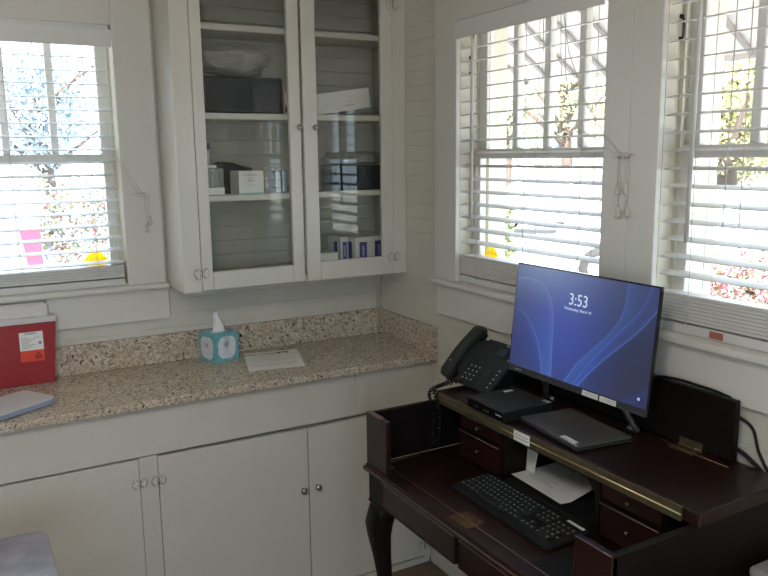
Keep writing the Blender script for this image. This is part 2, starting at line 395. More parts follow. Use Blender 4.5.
# ---------------------------------------------------------------- blinds
def blind(key, label, wand, lift):
    side, u0, u1 = WIN[key]; P0 = U[side]; e = .004
    t = thing('window_blind', label, 'window blind', P0((u0+u1)/2, .02, ZS), group='white slatted blinds in the windows')
    a, b = u0+e, u1-e
    vz = -.016 if key == 'W1' else -.004
    MB().box(P0(a, -.034, 2.1125+vz), P0(b, -.026, 2.1734+vz), 'valance', .002).build('valance', t)
    MB().box(P0(a+.002, -.005, 2.128), P0(b-.002, .05, 2.18), 'blind', .003).build('headrail', t)
    def slat(mb, z, tl=0):
        n = 4; prof = []
        for k in range(n+1):
            q = k/n; prof.append((q*.05-.002, z+.0022*math.sin(pi*q)+tl*(q-.5)))
        pts = [P0(a+.003, v, zz) for v, zz in prof]+[P0(a+.003, v, zz-.0022) for v, zz in reversed(prof)]
        mb.prism(pts, P0(b-.003, 0, 0)-P0(a+.003, 0, 0), 'blind')
    mb = MB(); z = 2.064 if key == 'W1' else 2.081; stop = 1.300 if key == 'W1' else 1.333
    while z > stop+.012: slat(mb, z-.001, .007); z -= .0463
    mb.build('slats', t)
    mb = MB(); zz = 1.262; k = 0
    while zz < stop:
        T_ = rnd.uniform(-.0007, .0007)
        mb.box(P0(a+.003, -.002+T_, zz), P0(b-.003, .048+T_, zz+.0087), 'blind', .0018); zz += .0092
    mb.build('stacked_slats', t)
    MB().box(P0(a+.003, -.004, ZS+.0005), P0(b-.003, .05, ZS+.026), 'blind', .004).build('bottom_rail', t)
    for q in (.105, .365, .625):
        mb = MB()
        for v in (-.0045, .0495): mb.tube([P0(a+q, v, 2.13), P0(a+q, v, 1.335)], .0011, 'cord', 5)
        mb.tube([P0(a+q, -.0045, 1.335), P0(a+q+.004, -.008, 1.315), P0(a+q-.006, -.011, 1.30), P0(a+q+.006, -.010, 1.285), P0(a+q-.002, -.008, 1.27), P0(a+q+.002, -.006, 1.25)], .0013, 'cord', 5)
        mb.build('ladder_cord', t)
    if wand:
        w = MB().tube([P0(u0+wand, -.038, 2.1), P0(u0+wand, -.039, 2.06), P0(u0+wand-.006, -.036, 1.478)], [.0035, .0058, .0058], 'blind', 8); w.build('tilt_wand', t)
    if key == 'W3':
        MB().box(P0(1.735, -.0055, 1.236), P0(1.775, -.0042, 1.254), 'tagred').build('warning_tag', t)
    if lift:
        for path in lift[0]: MB().tube([P0(*p) for p in path], .0013, 'cord', 5).build('lift_cord', t)
        for (u, v, zt, zb_) in lift[1]:
            c = MB().tube([P0(u, v, zt), P0(u, v, zb_+.02)], .0011, 'cord', 5).build('hanging_cord', t)
            MB().lathe(P0(u, v, zb_), (0, 0, 1), [(.0035, -.012), (.0085, -.012), (.0075, 0), (.003, .02)], 'cord', 10).build('tassel', c)
    return t
def sag(p, q, d, n=10, out=None):
    p, q = Vector(p), Vector(q); r = []
    for k in range(n+1):
        s = k/n; w = p.lerp(q, s); w.z -= d*4*s*(1-s)*(1 if out is None else 1); r.append(w)
    return r
c2 = [[(1.20, -.036, 2.11), (1.225, -.036, 2.0), (1.30, -.036, 1.85), (1.37, -.03, 1.76), (1.44, -.032, 1.70)],
      sag((1.21, -.036, 2.11), (1.36, -.03, 1.78), 0)[:1]+[(1.215, -.037, 1.95), (1.235, -.037, 1.85), (1.275, -.036, 1.775), (1.34, -.034, 1.745), (1.42, -.034, 1.70)],
      [(1.115, -.037, 2.11), (1.115, -.037, 1.93)], [(1.145, -.037, 2.11), (1.147, -.037, 1.93)], [(1.19, -.037, 2.11), (1.195, -.038, 2.0), (1.20, -.037, 1.93)]]
blind('W2', 'white slatted blind in the window on the right wall beside the corner', .125,
      (c2, [(1.425, -.026, 1.69, 1.601), (1.457, -.026, 1.69, 1.602), (1.435, -.030, 1.69, 1.537), (1.469, -.030, 1.69, 1.539)]))
blind('W3', 'white slatted blind in the right-hand window above the end of the desk', .125,
      ([[(1.78, -.037, 2.11), (1.778, -.037, 1.5)], [(1.82, -.037, 2.11), (1.822, -.037, 1.5)]], []))
blind('W1', 'white slatted blind in the left window above the red container', .1,
      ([[(-1.13, -.036, 1.72), (-1.09, -.03, 1.67), (-1.04, -.032, 1.575)], [(-1.12, -.036, 1.72), (-1.085, -.03, 1.68), (-1.025, -.032, 1.575)]],
       [(-1.014, -.028, 1.565, 1.44), (-1.001, -.028, 1.565, 1.468)]))
def cleat(side, u, z, label):
    P0 = U[side]; mb = MB()
    mb.tube([P0(u-.034, -.038, z+.003), P0(u-.02, -.031, z+.001), P0(u, -.029, z), P0(u+.02, -.031, z+.001), P0(u+.034, -.038, z+.003)], [.003, .005, .006, .005, .003], 'valance', 8)
    mb.box(P0(u-.012, -.02, z-.006), P0(u+.012, -.029, z+.006), 'valance', .002)
    for s in (-.014, -.004, .006, .016): mb.tube([P0(u+s, -.036, z+.007), P0(u+s+.003, -.039, z), P0(u+s, -.036, z-.007)], .0018, 'cord', 5)
    tag(mb.build('cord_cleat'), label, 'cord cleat')
cleat('R', 1.45, 1.697, 'white cord cleat wound with cord between the two right-wall windows')
cleat('B', -1.03, 1.57, 'white cord cleat on the trim between the left window and the wall cabinet')

# ================================================================ UPPER WALL CABINET
YC = -.2403
cx0, cx1, cz0, cz1 = -.9439, -.001, 1.2158, 2.46
cab = thing('wall_cabinet', 'cream painted wall cabinet with two glass doors hung in the corner', 'cabinet', (-.47, -.12, cz0))
mb = MB()
mb.box((cx0, YC+.02, cz0), (cx0+.02, -.001, cz1), 'cabinet', .002)
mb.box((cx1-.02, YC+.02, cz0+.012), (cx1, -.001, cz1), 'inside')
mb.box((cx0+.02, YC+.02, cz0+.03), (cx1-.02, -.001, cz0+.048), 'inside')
mb.box((cx0+.02, YC+.02, cz1-.02), (cx1-.02, -.001, cz1), 'cabinet')
mb.build('carcass', cab)
# back boarding (horizontal boards, darker inside)
mb = MB(); zz = cz0+.048
while zz < cz1-.03:
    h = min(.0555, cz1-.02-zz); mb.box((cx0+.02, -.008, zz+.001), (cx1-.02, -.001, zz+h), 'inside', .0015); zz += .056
mb.build('back_boards', cab)
mb = MB()
fy0, fy1 = YC, YC+.02
dL0, dL1, dR0, dR1 = -.8755, -.4655, -.4545, -.0615
mb.box((cx0, fy0, cz0), (dL0-.0015, fy1, cz1), 'cabinet', .002)
mb.box((dR1+.0015, fy0, cz0), (cx1, fy1, cz1), 'cabinet', .002)
mb.box((dL0, fy0, 2.372), (dR1, fy1, cz1), 'cabinet', .002)
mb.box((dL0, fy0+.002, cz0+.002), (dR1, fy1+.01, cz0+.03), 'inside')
mb.build('face_frame', cab)
for z in (1.555, 1.853, 2.165):
    MB().box((cx0+.021, YC+.03, z-.0125), (cx1-.021, -.009, z+.0105), 'cabinet', .003).build('shelf', cab)
def flower_hinge(mb, c, ux, n, s=.0125):
    """painted ornamental butterfly hinge centred at c; ux = unit along wall, n = outward"""
    c, ux, n = Vector(c), Vector(ux), Vector(n); uz = Vector((0, 0, 1))
    for sx in (-1, 1):
        for a in (-50, 0, 50):
            r = math.radians(a); d = ux*sx*math.cos(r)+uz*math.sin(r)
            p = c+ux*sx*s*.35+d*s*.75
            mb.lathe(p+n*.0004, n, [(s*.52, 0), (s*.50, .0006)], 'greyinkshade', 10)  # grey disc paints a shaded outline around the petal
            mb.lathe(p+n*.001, n, [(s*.42, 0), (s*.42, .0015), (s*.30, .0042), (s*.1, .0050)], 'cabinet', 10)
        mb.lathe(c+ux*sx*s*.5+n*.001, n, [(s*.45, 0), (s*.4, .0025)], 'cabinet', 10)
    mb.tube([c-uz*s*.9+n*.003, c+uz*s*.9+n*.003], .0022, 'cabinet', 8)
    mb.box(c-ux*.001-uz*s*.8+n*.004, c+ux*.001+uz*s*.8+n*.0056, 'ink')
def glass_door(x0, x1, z0, z1, gx0, gx1, gz0, gz1, hinge_x, knob_x):
    y0, y1 = YC-.003, YC+.018
    mb = MB()
    mb.box((x0, y0, z0), (gx0, y1, z1), 'cabinet', .003); mb.box((gx1, y0, z0), (x1, y1, z1), 'cabinet', .003)
    mb.box((gx0, y0, z0), (gx1, y1, gz0), 'cabinet', .003); mb.box((gx0, y0, gz1), (gx1, y1, z1), 'cabinet', .003)
    d = mb.build('cabinet_door', cab)
    MB().box((gx0-.004, YC+.008, gz0-.004), (gx1+.004, YC+.0105, gz1+.004), 'cabglass').build('glass_pane', d)
    kz = 1.812
    MB().lathe((knob_x, y0, kz), (0, -1, 0), [(.006, 0), (.004, .008), (.0105, .012), (.012, .018), (.009, .023), (.003, .025)], 'steel', 16).build('knob', d)
    for z in (1.286, 2.289):
        m2 = MB(); flower_hinge(m2, (hinge_x, YC-.003, z), (1, 0, 0), (0, -1, 0), .0185); m2.build('hinge', d)
glass_door(dL0, dL1, 1.2215, 2.37, -.834, -.512, 1.288, 2.31, dL0, -.478)
glass_door(dR0, dR1, 1.2175, 2.37, -.397, -.114, 1.293, 2.31, dR1, -.411)

# ---- things on the cabinet shelves
SH = {0: cz0+.048, 1: 1.5655, 2: 1.8635}
o = MB().box((-.822, -.195, SH[2]), (-.515, -.02, 1.996), 'navy', .008).build('storage_bin')
tag(o, 'large dark navy bin on the shelf behind the left glass door', 'bin')
def bag(name, pts, label, seed, m='plasticbag'):
    """crumpled clear film: closed lumpy blob over box extents"""
    r = random.Random(seed); (x0, y0, z0), (x1, y1, z1) = pts
    mb = MB(); g = bmesh.ops.create_icosphere(mb.bm, subdivisions=3, radius=1)
    for v in g['verts']:
        n = v.co.normalized(); k = max(abs(n.x), abs(n.y), abs(n.z)); c = n*(.55+.45/k*.8)
        w = .10*math.sin(9*n.x+seed)*math.sin(7*n.z+4*n.y+seed*2)+.07*math.sin(17*n.x+11*n.z+seed)+r.uniform(-.03, .03)
        c *= (1+w)
        c.x = max(-1, min(1, c.x)); c.y = max(-1, min(1, c.y)); c.z = max(-1, min(1, c.z))
        v.co = Vector(((x0+x1)/2+c.x*(x1-x0)/2, (y0+y1)/2+c.y*(y1-y0)/2, (z0+z1)/2+c.z*(z1-z0)/2))
    mb._fin(list(mb.bm.faces), m, False)
    return tag(mb.build(name), label, 'plastic bag')
bag('plastic_bag', ((-.83, -.20, 1.9975), (-.53, -.03, 2.13)), 'crumpled clear plastic bag lying on the navy bin', 3)
o = MB().box((-.510, -.19, SH[2]), (-.465, -.06, 1.955), 'pink', .002).box((-.5055, -.1905, 1.87), (-.475, -.19, 1.89), 'ink').box((-.506, -.191, 1.90), (-.485, -.19, 1.945), 'carton').build('carton')
tag(o, 'narrow pinkish carton at the right of the navy bin', 'box')
# left door, middle shelf
cv = thing('specimen_tub', 'clear tub of small vials with white base on the left end of the shelf', 'tub', (-.80, -.16, SH[1]))
MB().box((-.835, -.205, SH[1]), (-.762, -.12, SH[1]+.03), 'carton', .004).build('tub_base', cv)
MB().box((-.835, -.204, SH[1]+.0305), (-.763, -.121, SH[1]+.10), 'plasticbag', .004).build('tub_wall', cv)
MB().box((-.84, -.206, SH[1]+.1005), (-.79, -.118, SH[1]+.112), 'carton', .003).build('tub_lid', cv)
for k, x in enumerate((-.815, -.797, -.779)):
    o = MB().lathe((x, -.165, SH[1]+.0305), (0, 0, 1), [(.007, 0), (.0075, .003), (.0075, .05), (.005, .056)], 'greyinkshade', 10).build('vial', cv)
vt = thing('vial', 'small tube with a purple cap standing on the clear tub', 'vial', (-.808, -.16, SH[1]+.1125))
MB().lathe((-.808, -.16, SH[1]+.1125), (0, 0, 1), [(.0075, 0), (.0075, .055)], 'carton', 12).build('tube', vt)
MB().lathe((-.808, -.16, SH[1]+.168), (0, 0, 1), [(.009, 0), (.009, .022), (.007, .024)], 'purple', 12).build('cap', vt)
g = thing('glove_box', 'white carton with printed face and pale blue lower edge behind the left glass door', 'box', (-.665, -.15, SH[1]))
MB().box((-.706, -.20, SH[1]), (-.607, -.10, SH[1]+.088), 'carton', .0015).build('carton_body', g)
mb = MB().box((-.706, -.2008, SH[1]+.001), (-.607, -.2001, SH[1]+.007), 'cyan')
for s_, sz, zz in (('IV Catheter', .0125, .073), ('Sterile', .008, .060), ('20 units', .009, .050), ('|', .014, .033)):
    mb.text(s_, sz, ftxt((-.657 if sz < .012 else -.664, -.2006, SH[1]+zz), (1, 0, 0), (0, 0, 1)), 'greyinkshade')
mb.box((-.675, -.2008, SH[1]+.0325), (-.635, -.2001, SH[1]+.0335), 'greyinkshade')
mb.build('printed_face', g)
o = MB().prism([(-.76, -.09, SH[1]), (-.76, -.09, 1.672), (-.735, -.09, 1.688), (-.69, -.09, 1.684), (-.645, -.09, 1.668), (-.61, -.09, 1.66), (-.61, -.09, SH[1])], (0, .06, 0), 'black', .004).build('black_pouch')
tag(o, 'black pouch standing behind the white carton', 'pouch')
def jar(x, y, z, r, h, label, m='plasticbag', lidm='plasticbag'):
    t = thing('clear_jar', label, 'jar', (x, y, z))
    MB().lathe((x, y, z), (0, 0, 1), [(r*.95, 0), (r, .004), (r, h*.8), (r*.7, h*.9)], m, 16).build('jar_body', t)
    MB().lathe((x, y, z+h*.9), (0, 0, 1), [(r*.8, 0), (r*.8, h*.12), (r*.7, h*.13)], lidm, 16).build('jar_lid', t)
jar(-.575, -.15, SH[1], .026, .10, 'clear plastic jar right of the white carton')
def pack(x, w, label, m):
    t = thing('syringe_pack', label, 'packet', (x, -.19, SH[1]))
    MB().box((x-w/2, -.195, SH[1]), (x+w/2, -.17, SH[1]+.088), 'plasticbag', .003).build('wrapper', t)
    MB().box((x-w/2+.004, -.188, SH[1]+.002), (x+w/2-.004, -.178, SH[1]+.083), m).build('insert_card', t)
pack(-.543, .024, 'clear packet with a white card beside the clear jar', 'carton')
pack(-.517, .022, 'clear packet with a blue card at the right end of the shelf', 'cyan')
# right door, top shelf: tilted long carton on a flat bag
bag('plastic_bag', ((-.23, -.20, SH[2]), (-.07, -.04, SH[2]+.036)), 'flattened clear plastic bag under the tilted white carton', 11)
t = thing('carton', 'long white carton lying tilted on the shelf behind the right glass door', 'box', (-.24, -.16, SH[2]))
T_ = Matrix.Translation((-.353, -.15, SH[2]+.002)) @ Matrix.Rotation(math.radians(-8), 4, 'Y')
MB().box((-.035, -.045, 0), (.22, .045, .078), 'carton', .0015, T_).build('carton_body', t)
mb = MB()
for s_, sz, x, z in (('DISPOSABLE', .009, .125, .02), ('sterile', .007, .125, .035), ('lot 24', .006, .13, .05)):
    mb.text(s_, sz, T_ @ ftxt((x, -.0455, z), (1, 0, 0), (0, 0, 1)), 'greyinkshade')
mb.build('printed_face', t)
# right door, middle shelf
o = MB().box((-.29, -.19, SH[1]), (-.045, -.03, 1.665), 'navy', .006).build('storage_bin')
tag(o, 'dark bin on the shelf behind the right glass door', 'bin')
bag('plastic_bag', ((-.33, -.195, 1.6665), (-.05, -.04, 1.725)), 'crumpled clear plastic bag on the dark bin of the right door', 5)
# right door, bottom
z = SH[0]
t = thing('carton', 'plain low white carton at the left of the cabinet floor behind the right glass door', 'box', (-.34, -.17, z))
MB().box((-.40, -.20, z), (-.30, -.08, z+.055), 'carton', .002).build('carton_body', t)
def bluebox(x0, x1, y0, label):
    t = thing('supply_box', label, 'box', ((x0+x1)/2, y0+.04, z))
    MB().box((x0, y0, z), (x1, y0+.12, z+.108), 'carton', .0015).build('carton_body', t)
    w = x1-x0
    MB().box((x0+w*.28, y0-.0008, z+.012), (x0+w*.78, y0-.0001, z+.088), 'bluelabel').text('GAUZE', .014, ftxt((x0+w*.53, y0-.001, z+.05), (0, 0, 1), (-1, 0, 0)), 'white').build('blue_print', t)
    MB().box((x0-.0008, y0+.03, z+.012), (x0-.0001, y0+.06, z+.088), 'bluelabel').build('blue_side_print', t)
bluebox(-.262, -.224, -.145, 'rear narrow white box with blue printing on the cabinet floor, left of two wider ones')
bluebox(-.216, -.146, -.19, 'white box with blue panel on the cabinet floor, middle of the row')
bluebox(-.140, -.055, -.175, 'white box with blue panel on the cabinet floor, nearest the cabinet right side')
o = MB().prism([(-.225, -.205, z), (-.20, -.207, z+.028), (-.185, -.205, z+.02), (-.17, -.205, z)], (0, .01, 0), 'paper').build('paper_slip')
tag(o, 'crumpled white paper slip in front of the blue printed boxes', 'paper')

# ================================================================ BASE CABINET, COUNTER
YD = -.4461; CT = .914; TH = .0276
bc = thing('base_cabinet', 'cream painted base cabinet with flat doors under the granite counter', 'cabinet', (-1.4, -.22, 0))
mb = MB()
mb.box((-2.6, -.40, 0), (-.001, -.001, .03), 'cabinet')
mb.box((-2.6, YD+.002, 0), (-.017, YD+.02, .0285), 'trim', .003)
mb.box((-2.6, YD+.03, .03), (-.001, -.001, CT-TH-.001), 'inside')
mb.build('carcass', bc)
mb = MB()
mb.box((-2.6, YD, .712), (-.358, YD+.028, CT-TH-.0005), 'cabinet', .002)
mb.box((-.357, YD+.001, .712), (-.018, YD+.028, CT-TH-.0005), 'cabinet', .002)
mb.box((-1.183, YD, .042), (-1.1225, YD+.028, .709), 'cabinet', .0015)
mb.box((-.0475, YD, .03), (-.001, YD+.028, .712), 'cabinet', .0015)
mb.box((-.018, YD+.004, .70), (-.001, YD+.028, CT-TH-.0005), 'cabinet', .0015)
mb.build('face_frame', bc)
def flat_door(x0, x1, ztl, ztr, zb, knob, hx, hzs):
    mb = MB(); mb.prism([(x0, YD-.003, zb), (x1, YD-.003, zb), (x1, YD-.003, ztr), (x0, YD-.003, ztl)], (0, .022, 0), 'cabinet', .002)
    d = mb.build('cabinet_door', bc)
    if knob: MB().lathe((knob, YD-.003, .461), (0, -1, 0), [(.006, 0), (.0045, .008), (.011, .012), (.0135, .018), (.010, .024), (.003, .026)], 'steel', 18).build('knob', d)
    for hz in hzs:
        m2 = MB(); flower_hinge(m2, (hx, YD-.003, hz), (1, 0, 0), (0, -1, 0), .0165); m2.build('hinge', d)
flat_door(-1.75, -1.1845, .705, .706, .04, -1.72, -1.1845, (.62, .10))
flat_door(-1.121, -.5675, .703, .697, .04, -.592, -1.121, (.618, .10))
flat_door(-.5645, -.0495, .694, .703, .038, -.533, -.0505, (.60, .084))
# counter with backsplash
ct = thing('countertop', 'speckled beige granite countertop with backsplash along the back wall', 'countertop', (-1.4, -.24, CT-TH))
YCF = -.481
MB().box((-2.6, YCF, CT-TH), (-.001, -.0005, CT), 'granite', .004).build('slab', ct)
MB().box((-2.6, -.0205, CT+.0003), (-.0205, -.0005, 1.0248), 'granite', .002).build('backsplash', ct)
MB().box((-.0205, YCF+.001, CT+.0003), (-.0005, -.0005, 1.0248), 'granite', .002).build('side_splash', ct)

# ---- sharps container
sh = thing('sharps_container', 'red sharps container with white lid on the counter at the left', 'sharps container', (-1.53, -.05, CT))
X0, X1, Y0, Y1 = -1.69, -1.377, -.078, -.0225
mb = MB()
pr = [(X0+.012, Y0+.004), (X1-.006, Y0+.004), (X1-.003, Y1), (X0+.009, Y1)]
pt = [(X0, Y0), (X1+.012, Y0), (X1+.012, Y1), (X0, Y1)]
vb = [mb.bm.verts.new((x, y, CT)) for x, y in pr]; vt_ = [mb.bm.verts.new((x, y, 1.136)) for x, y in pt]
fs = [mb.bm.faces.new(vb[::-1]), mb.bm.faces.new(vt_)]+[mb.bm.faces.new((vb[i], vb[(i+1) % 4], vt_[(i+1) % 4], vt_[i])) for i in range(4)]
bmesh.ops.bevel(mb.bm, geom=list(mb.bm.edges), offset=.004, segments=2, affect='EDGES'); mb._fin(list(mb.bm.faces), 'red')
mb.build('container_body', sh)
mb = MB().box((X0-.003, Y0-.004, 1.1365), (X1+.015, Y1+.004, 1.158), 'lid', .003)
mb.prism([(X0+.01, Y0+.004, 1.158), (X0+.01, Y0+.018, 1.2), (X0+.01, Y1-.004, 1.204), (X0+.01, Y1, 1.158)], (X1-X0-.02, 0, 0), 'lid', .003)
mb.box((X0+.02, Y0+.02, 1.2), (X1-.02, Y1-.006, 1.206), 'lid', .002)
mb.build('container_lid', sh)
mb = MB(); a, b_ = -1.488, -1.411; yy = Y0-.0006
mb.box((a, yy-.0006, 1.041), (b_, yy+.002, 1.107), 'white').box((a, yy-.0006, 1.0), (b_, yy+.002, 1.041), 'orangered')
mb.text('SHARPS', .0105, ftxt((-1.452, yy-.001, 1.101), (1, 0, 0), (0, 0, 1)), 'ink')
for k in range(7): mb.box((a+.006, yy-.0009, 1.048+k*.0062), (a+.030+.010*((k*7) % 3), yy-.0006, 1.0495+k*.0062), 'greyinkshade')
mb.box((-1.427, yy-.0009, 1.061), (-1.417, yy-.0006, 1.071), 'greyinkshade')
mb.box((-1.44, yy-.0009, 1.085), (-1.42, yy-.0006, 1.0865), 'greyinkshade')
bc_ = Vector((-1.430, yy-.0012, 1.019))
for k in range(3):
    an = pi/2+k*2*pi/3; c = bc_+Vector((math.cos(an)*.006, 0, math.sin(an)*.006)); pts = []
    for q in range(13):
        aa = an+math.radians(-140+q*280/12); pts.append(c+Vector((math.cos(aa)*.0055, 0, math.sin(aa)*.0055)))
    mb.tube(pts, .0012, 'ink', 5)
mb.tube([bc_+Vector((math.cos(q*pi/6)*.0035, 0, math.sin(q*pi/6)*.0035)) for q in range(13)], .0007, 'ink', 5)
mb.build('warning_label', sh)

# ---- pale flat device on counter
d = local('flat_scale', 'pale grey flat device with rounded corners and blue-grey edge on the counter', 'scale', (-1.545, -.335, CT), math.radians(32))
def rrect(x0, x1, y0, y1, r, z, n=6):
    pts = []
    for cx_, cy_, a0 in ((x1-r, y1-r, 0), (x0+r, y1-r, 90), (x0+r, y0+r, 180), (x1-r, y0+r, 270)):
        for k in range(n+1):
            a = math.radians(a0+90*k/n); pts.append((cx_+r*math.cos(a), cy_+r*math.sin(a), z))
    return pts
MB().prism(rrect(-.12, .115, -.080, .085, .024, .003), (0, 0, .014), 'scaleside', .002).build('device_base', d)
MB().prism(rrect(-.12, .115, -.080, .085, .024, .0171), (0, 0, .006), 'scale', .003).build('device_top', d)
for sx in (-.1, .1):
    for sy in (-.05, .06): MB().box((sx-.006, sy-.006, 0), (sx+.006, sy+.006, .002), 'black').build('foot', d)

# ---- tissue box
tb = local('tissue_box', 'teal and white patterned tissue box on the granite counter', 'tissue box', (-.7765, -.082, CT), math.radians(18))
w, dd, h = .112, .105, .112
MB().box((-w/2, -dd/2, 0), (w/2, dd/2, h), 'teal', .002).build('carton_body', tb)
def oval(c, ux, uy, a, b, n=24): return [Vector(c)+Vector(ux)*a*math.cos(2*pi*k/n)+Vector(uy)*b*math.sin(2*pi*k/n) for k in range(n)]
M['softwhite'] = mat('white_print', (.66, .72, .76), .5, noise=((.80, .80, .82), 50, (1, 1, 1)))
M['softgrey'] = mat('pale_grey_print', (.40, .42, .50), .5)
def panel(mb, org, ux, n):
    ux, n = Vector(ux), Vector(n); uz = Vector((0, 0, 1)); o_ = Vector(org)
    for (dx, dz, a, b) in ((0, 0, .037, .044), (-.014, .012, .028, .032), (.014, .012, .028, .032), (.010, -.014, .03, .032), (-.012, -.012, .03, .032)):
        mb.prism(oval(o_+ux*dx+uz*dz+n*(.0002), ux, uz, a, b), n*(.0003+.00005*abs(dx*100)), 'softwhite')
    for an in (-40, 20):
        r = math.radians(an); dv = ux*math.sin(r)+uz*math.cos(r)
        mb.prism(oval(o_+dv*.010+n*.0009, dv, n.cross(dv), .014, .004, 12), n*.0002, 'softgrey')
mb = MB(); panel(mb, (0, -dd/2, h/2), (1, 0, 0), (0, -1, 0)); panel(mb, (-w/2, 0, h/2), (0, -1, 0), (-1, 0, 0)); panel(mb, (w/2, 0, h/2), (0, 1, 0), (1, 0, 0))
mb.prism(oval((0, 0, h+.0001), (1, 0, 0), (0, 1, 0), .035, .022), (0, 0, .0005), 'softwhite'); mb.build('printed_pattern', tb)
mb = MB(); r = random.Random(4); rings = []
for k in range(15):
    q = k/14; zz = h-.004+q*.078; wd = .024*(1-.42*q)*(.88+.22*math.sin(q*6)); th = .012*(1-q*.35)
    off = .006*math.sin(q*4)-.008*q; ring = []
    for j in range(28):
        a = 2*pi*j/28; f = 1+.22*math.sin(5*a+q*3)+.12*math.sin(9*a-q*5)
        ring.append(mb.bm.verts.new((off+math.cos(a)*wd*f, math.sin(a)*th*f, zz+q**4*(.010*math.sin(a+.8)+.006*math.sin(5*a)))))
    rings.append(ring)
fs = []
for a, b in zip(rings, rings[1:]):
    for j in range(28): fs.append(mb.bm.faces.new((a[j], a[(j+1) % 28], b[(j+1) % 28], b[j])))
fs.append(mb.bm.faces.new(rings[-1]))
mb._fin(fs, 'tissue', True); mb.build('tissue', tb)

# ---- notice paper on counter
mb = MB(); q = [(-.741, -.323), (-.529, -.363), (-.452, -.102), (-.670, -.060)]
mb.prism([(x, y, CT+.0004) for x, y in q], (0, 0, .0006), 'paper')
ux = (Vector((-.529, -.363, 0))-Vector((-.741, -.323, 0))).normalized(); uy = Vector((-ux.y, ux.x, 0))
o0 = Vector((-.741, -.323, CT+.0012))
def PP(a, b): return o0+ux*a+uy*b
mb.text('Notary  Available', .019, ftxt(PP(.085, .235), ux, uy), 'ink', 1.0)
T_ = ftxt(PP(.175, .235), ux, uy); mb.box((-.022, -.011, 0), (.022, .011, .0003), 'ink', 0, T_); mb.box((-.012, -.0115, 0.0002), (.012, -.004, .0005), 'paper', 0, T_)
r = random.Random(9)
for row, (b0, lw) in enumerate(((.20, .10), (.155, .18), (.135, .19), (.115, .17), (.075, .19), (.055, .17))):
    a = .105-lw/2
    while a < .105+lw/2:
        l = r.uniform(.006, .02)
        if row in (1, 2, 3) and r.random() < .35: a += l; continue
        T_ = ftxt(PP(a, b0), ux, uy); mb.box((0, 0, 0), (l*.8, .0022, .0003), 'greyinkshade', 0, T_); a += l
tag(mb.build('notice_sheet'), 'printed white notice sheet lying flat on the granite counter', 'paper')

# ================================================================ SECRETARY DESK
T, G, WS = .95, .92, .755
xF, yL, yR = -.592, -.970, -1.990
dk = thing('secretary_desk', 'dark mahogany secretary desk with brass hinge strip against the right wall', 'desk', (-.31, -1.48, 0))
pt_ = .018
# gallery sides with sloping top and short front returns
for (ya_, yb) in ((yL, yL-pt_), (yR, yR+pt_)):
    mb = MB().box((xF+.002, ya_, WS+.0), (-.03, yb, G), 'wooddark', .0025)
    mb.build('side_panel', dk)
MB().box((xF, yL, WS), (xF+pt_, yL-.124, G+.002), 'wood', .0025).box((xF-.0005, yL-.085, G+.0018), (xF+pt_+.0003, yL-.002, G+.0026), 'wornglint').build('front_return', dk)
MB().box((xF, yR, WS), (xF+pt_, yR+.105, G+.002), 'wood', .0025).tube([(xF+.0015, yR+.002, G+.0012), (xF+.0015, yR+.103, G+.0012)], .0013, 'wornglint', 6).build('front_return', dk)
MB().box((-.034, yL-.018, WS), (-.026, yR+.018, T-.03), 'wooddark').build('back_panel', dk)
# writing surface: rear leaf + front leaf with joint + moulded edge
MB().box((-.548, yL-.018, WS-.02), (-.026, yR+.018, WS), 'wood', .0015).build('writing_surface', dk)
mb = MB().box((xF-.006, yL-.0, WS-.016), (-.5495, yR, WS), 'wood', .003)
mb.box((xF-.012, yL+.006, WS-.022), (xF, yR-.006, WS-.008), 'wood', .004)
mb.tube([(-.5490, yL-.02, WS+.0002), (-.5490, yR+.02, WS+.0002)], .0011, 'wornglint', 6).tube([(xF-.0115, yL-.01, WS-.0095), (xF-.0115, yR+.01, WS-.0095)], .0014, 'wornglint', 6).build('front_moulding', dk)
for s_ in (0,):
    mb = MB().box((-.578, -1.407, WS+.0003), (-.552, -1.487, WS+.0022), 'tarnish', .0005)
    mb.box((-.546, -1.407, WS+.0003), (-.520, -1.487, WS+.0022), 'tarnish', .0005)
    mb.tube([(-.549, -1.407, WS+.002), (-.549, -1.487, WS+.002)], .003, 'tarnish', 8)
    for yy in (-1.42, -1.447, -1.474):
        for xx in (-.566, -.532): mb.lathe((xx, yy, WS+.0022), (0, 0, 1), [(.003, 0), (.002, .0007)], 'brass', 8)
    mb.build('leaf_hinge', dk)
# brass quadrant and stop in the left corner
MB().tube([(-.555, yL-.045, WS+.003), (-.50, yL-.040, WS+.003), (-.43, yL-.037, WS+.003)], .0022, 'tarnish', 6).lathe((-.548, yL-.075, WS), (0, 0, 1), [(.011, 0), (.011, .003), (.005, .008)], 'tarnish', 12).build('brass_stay', dk)
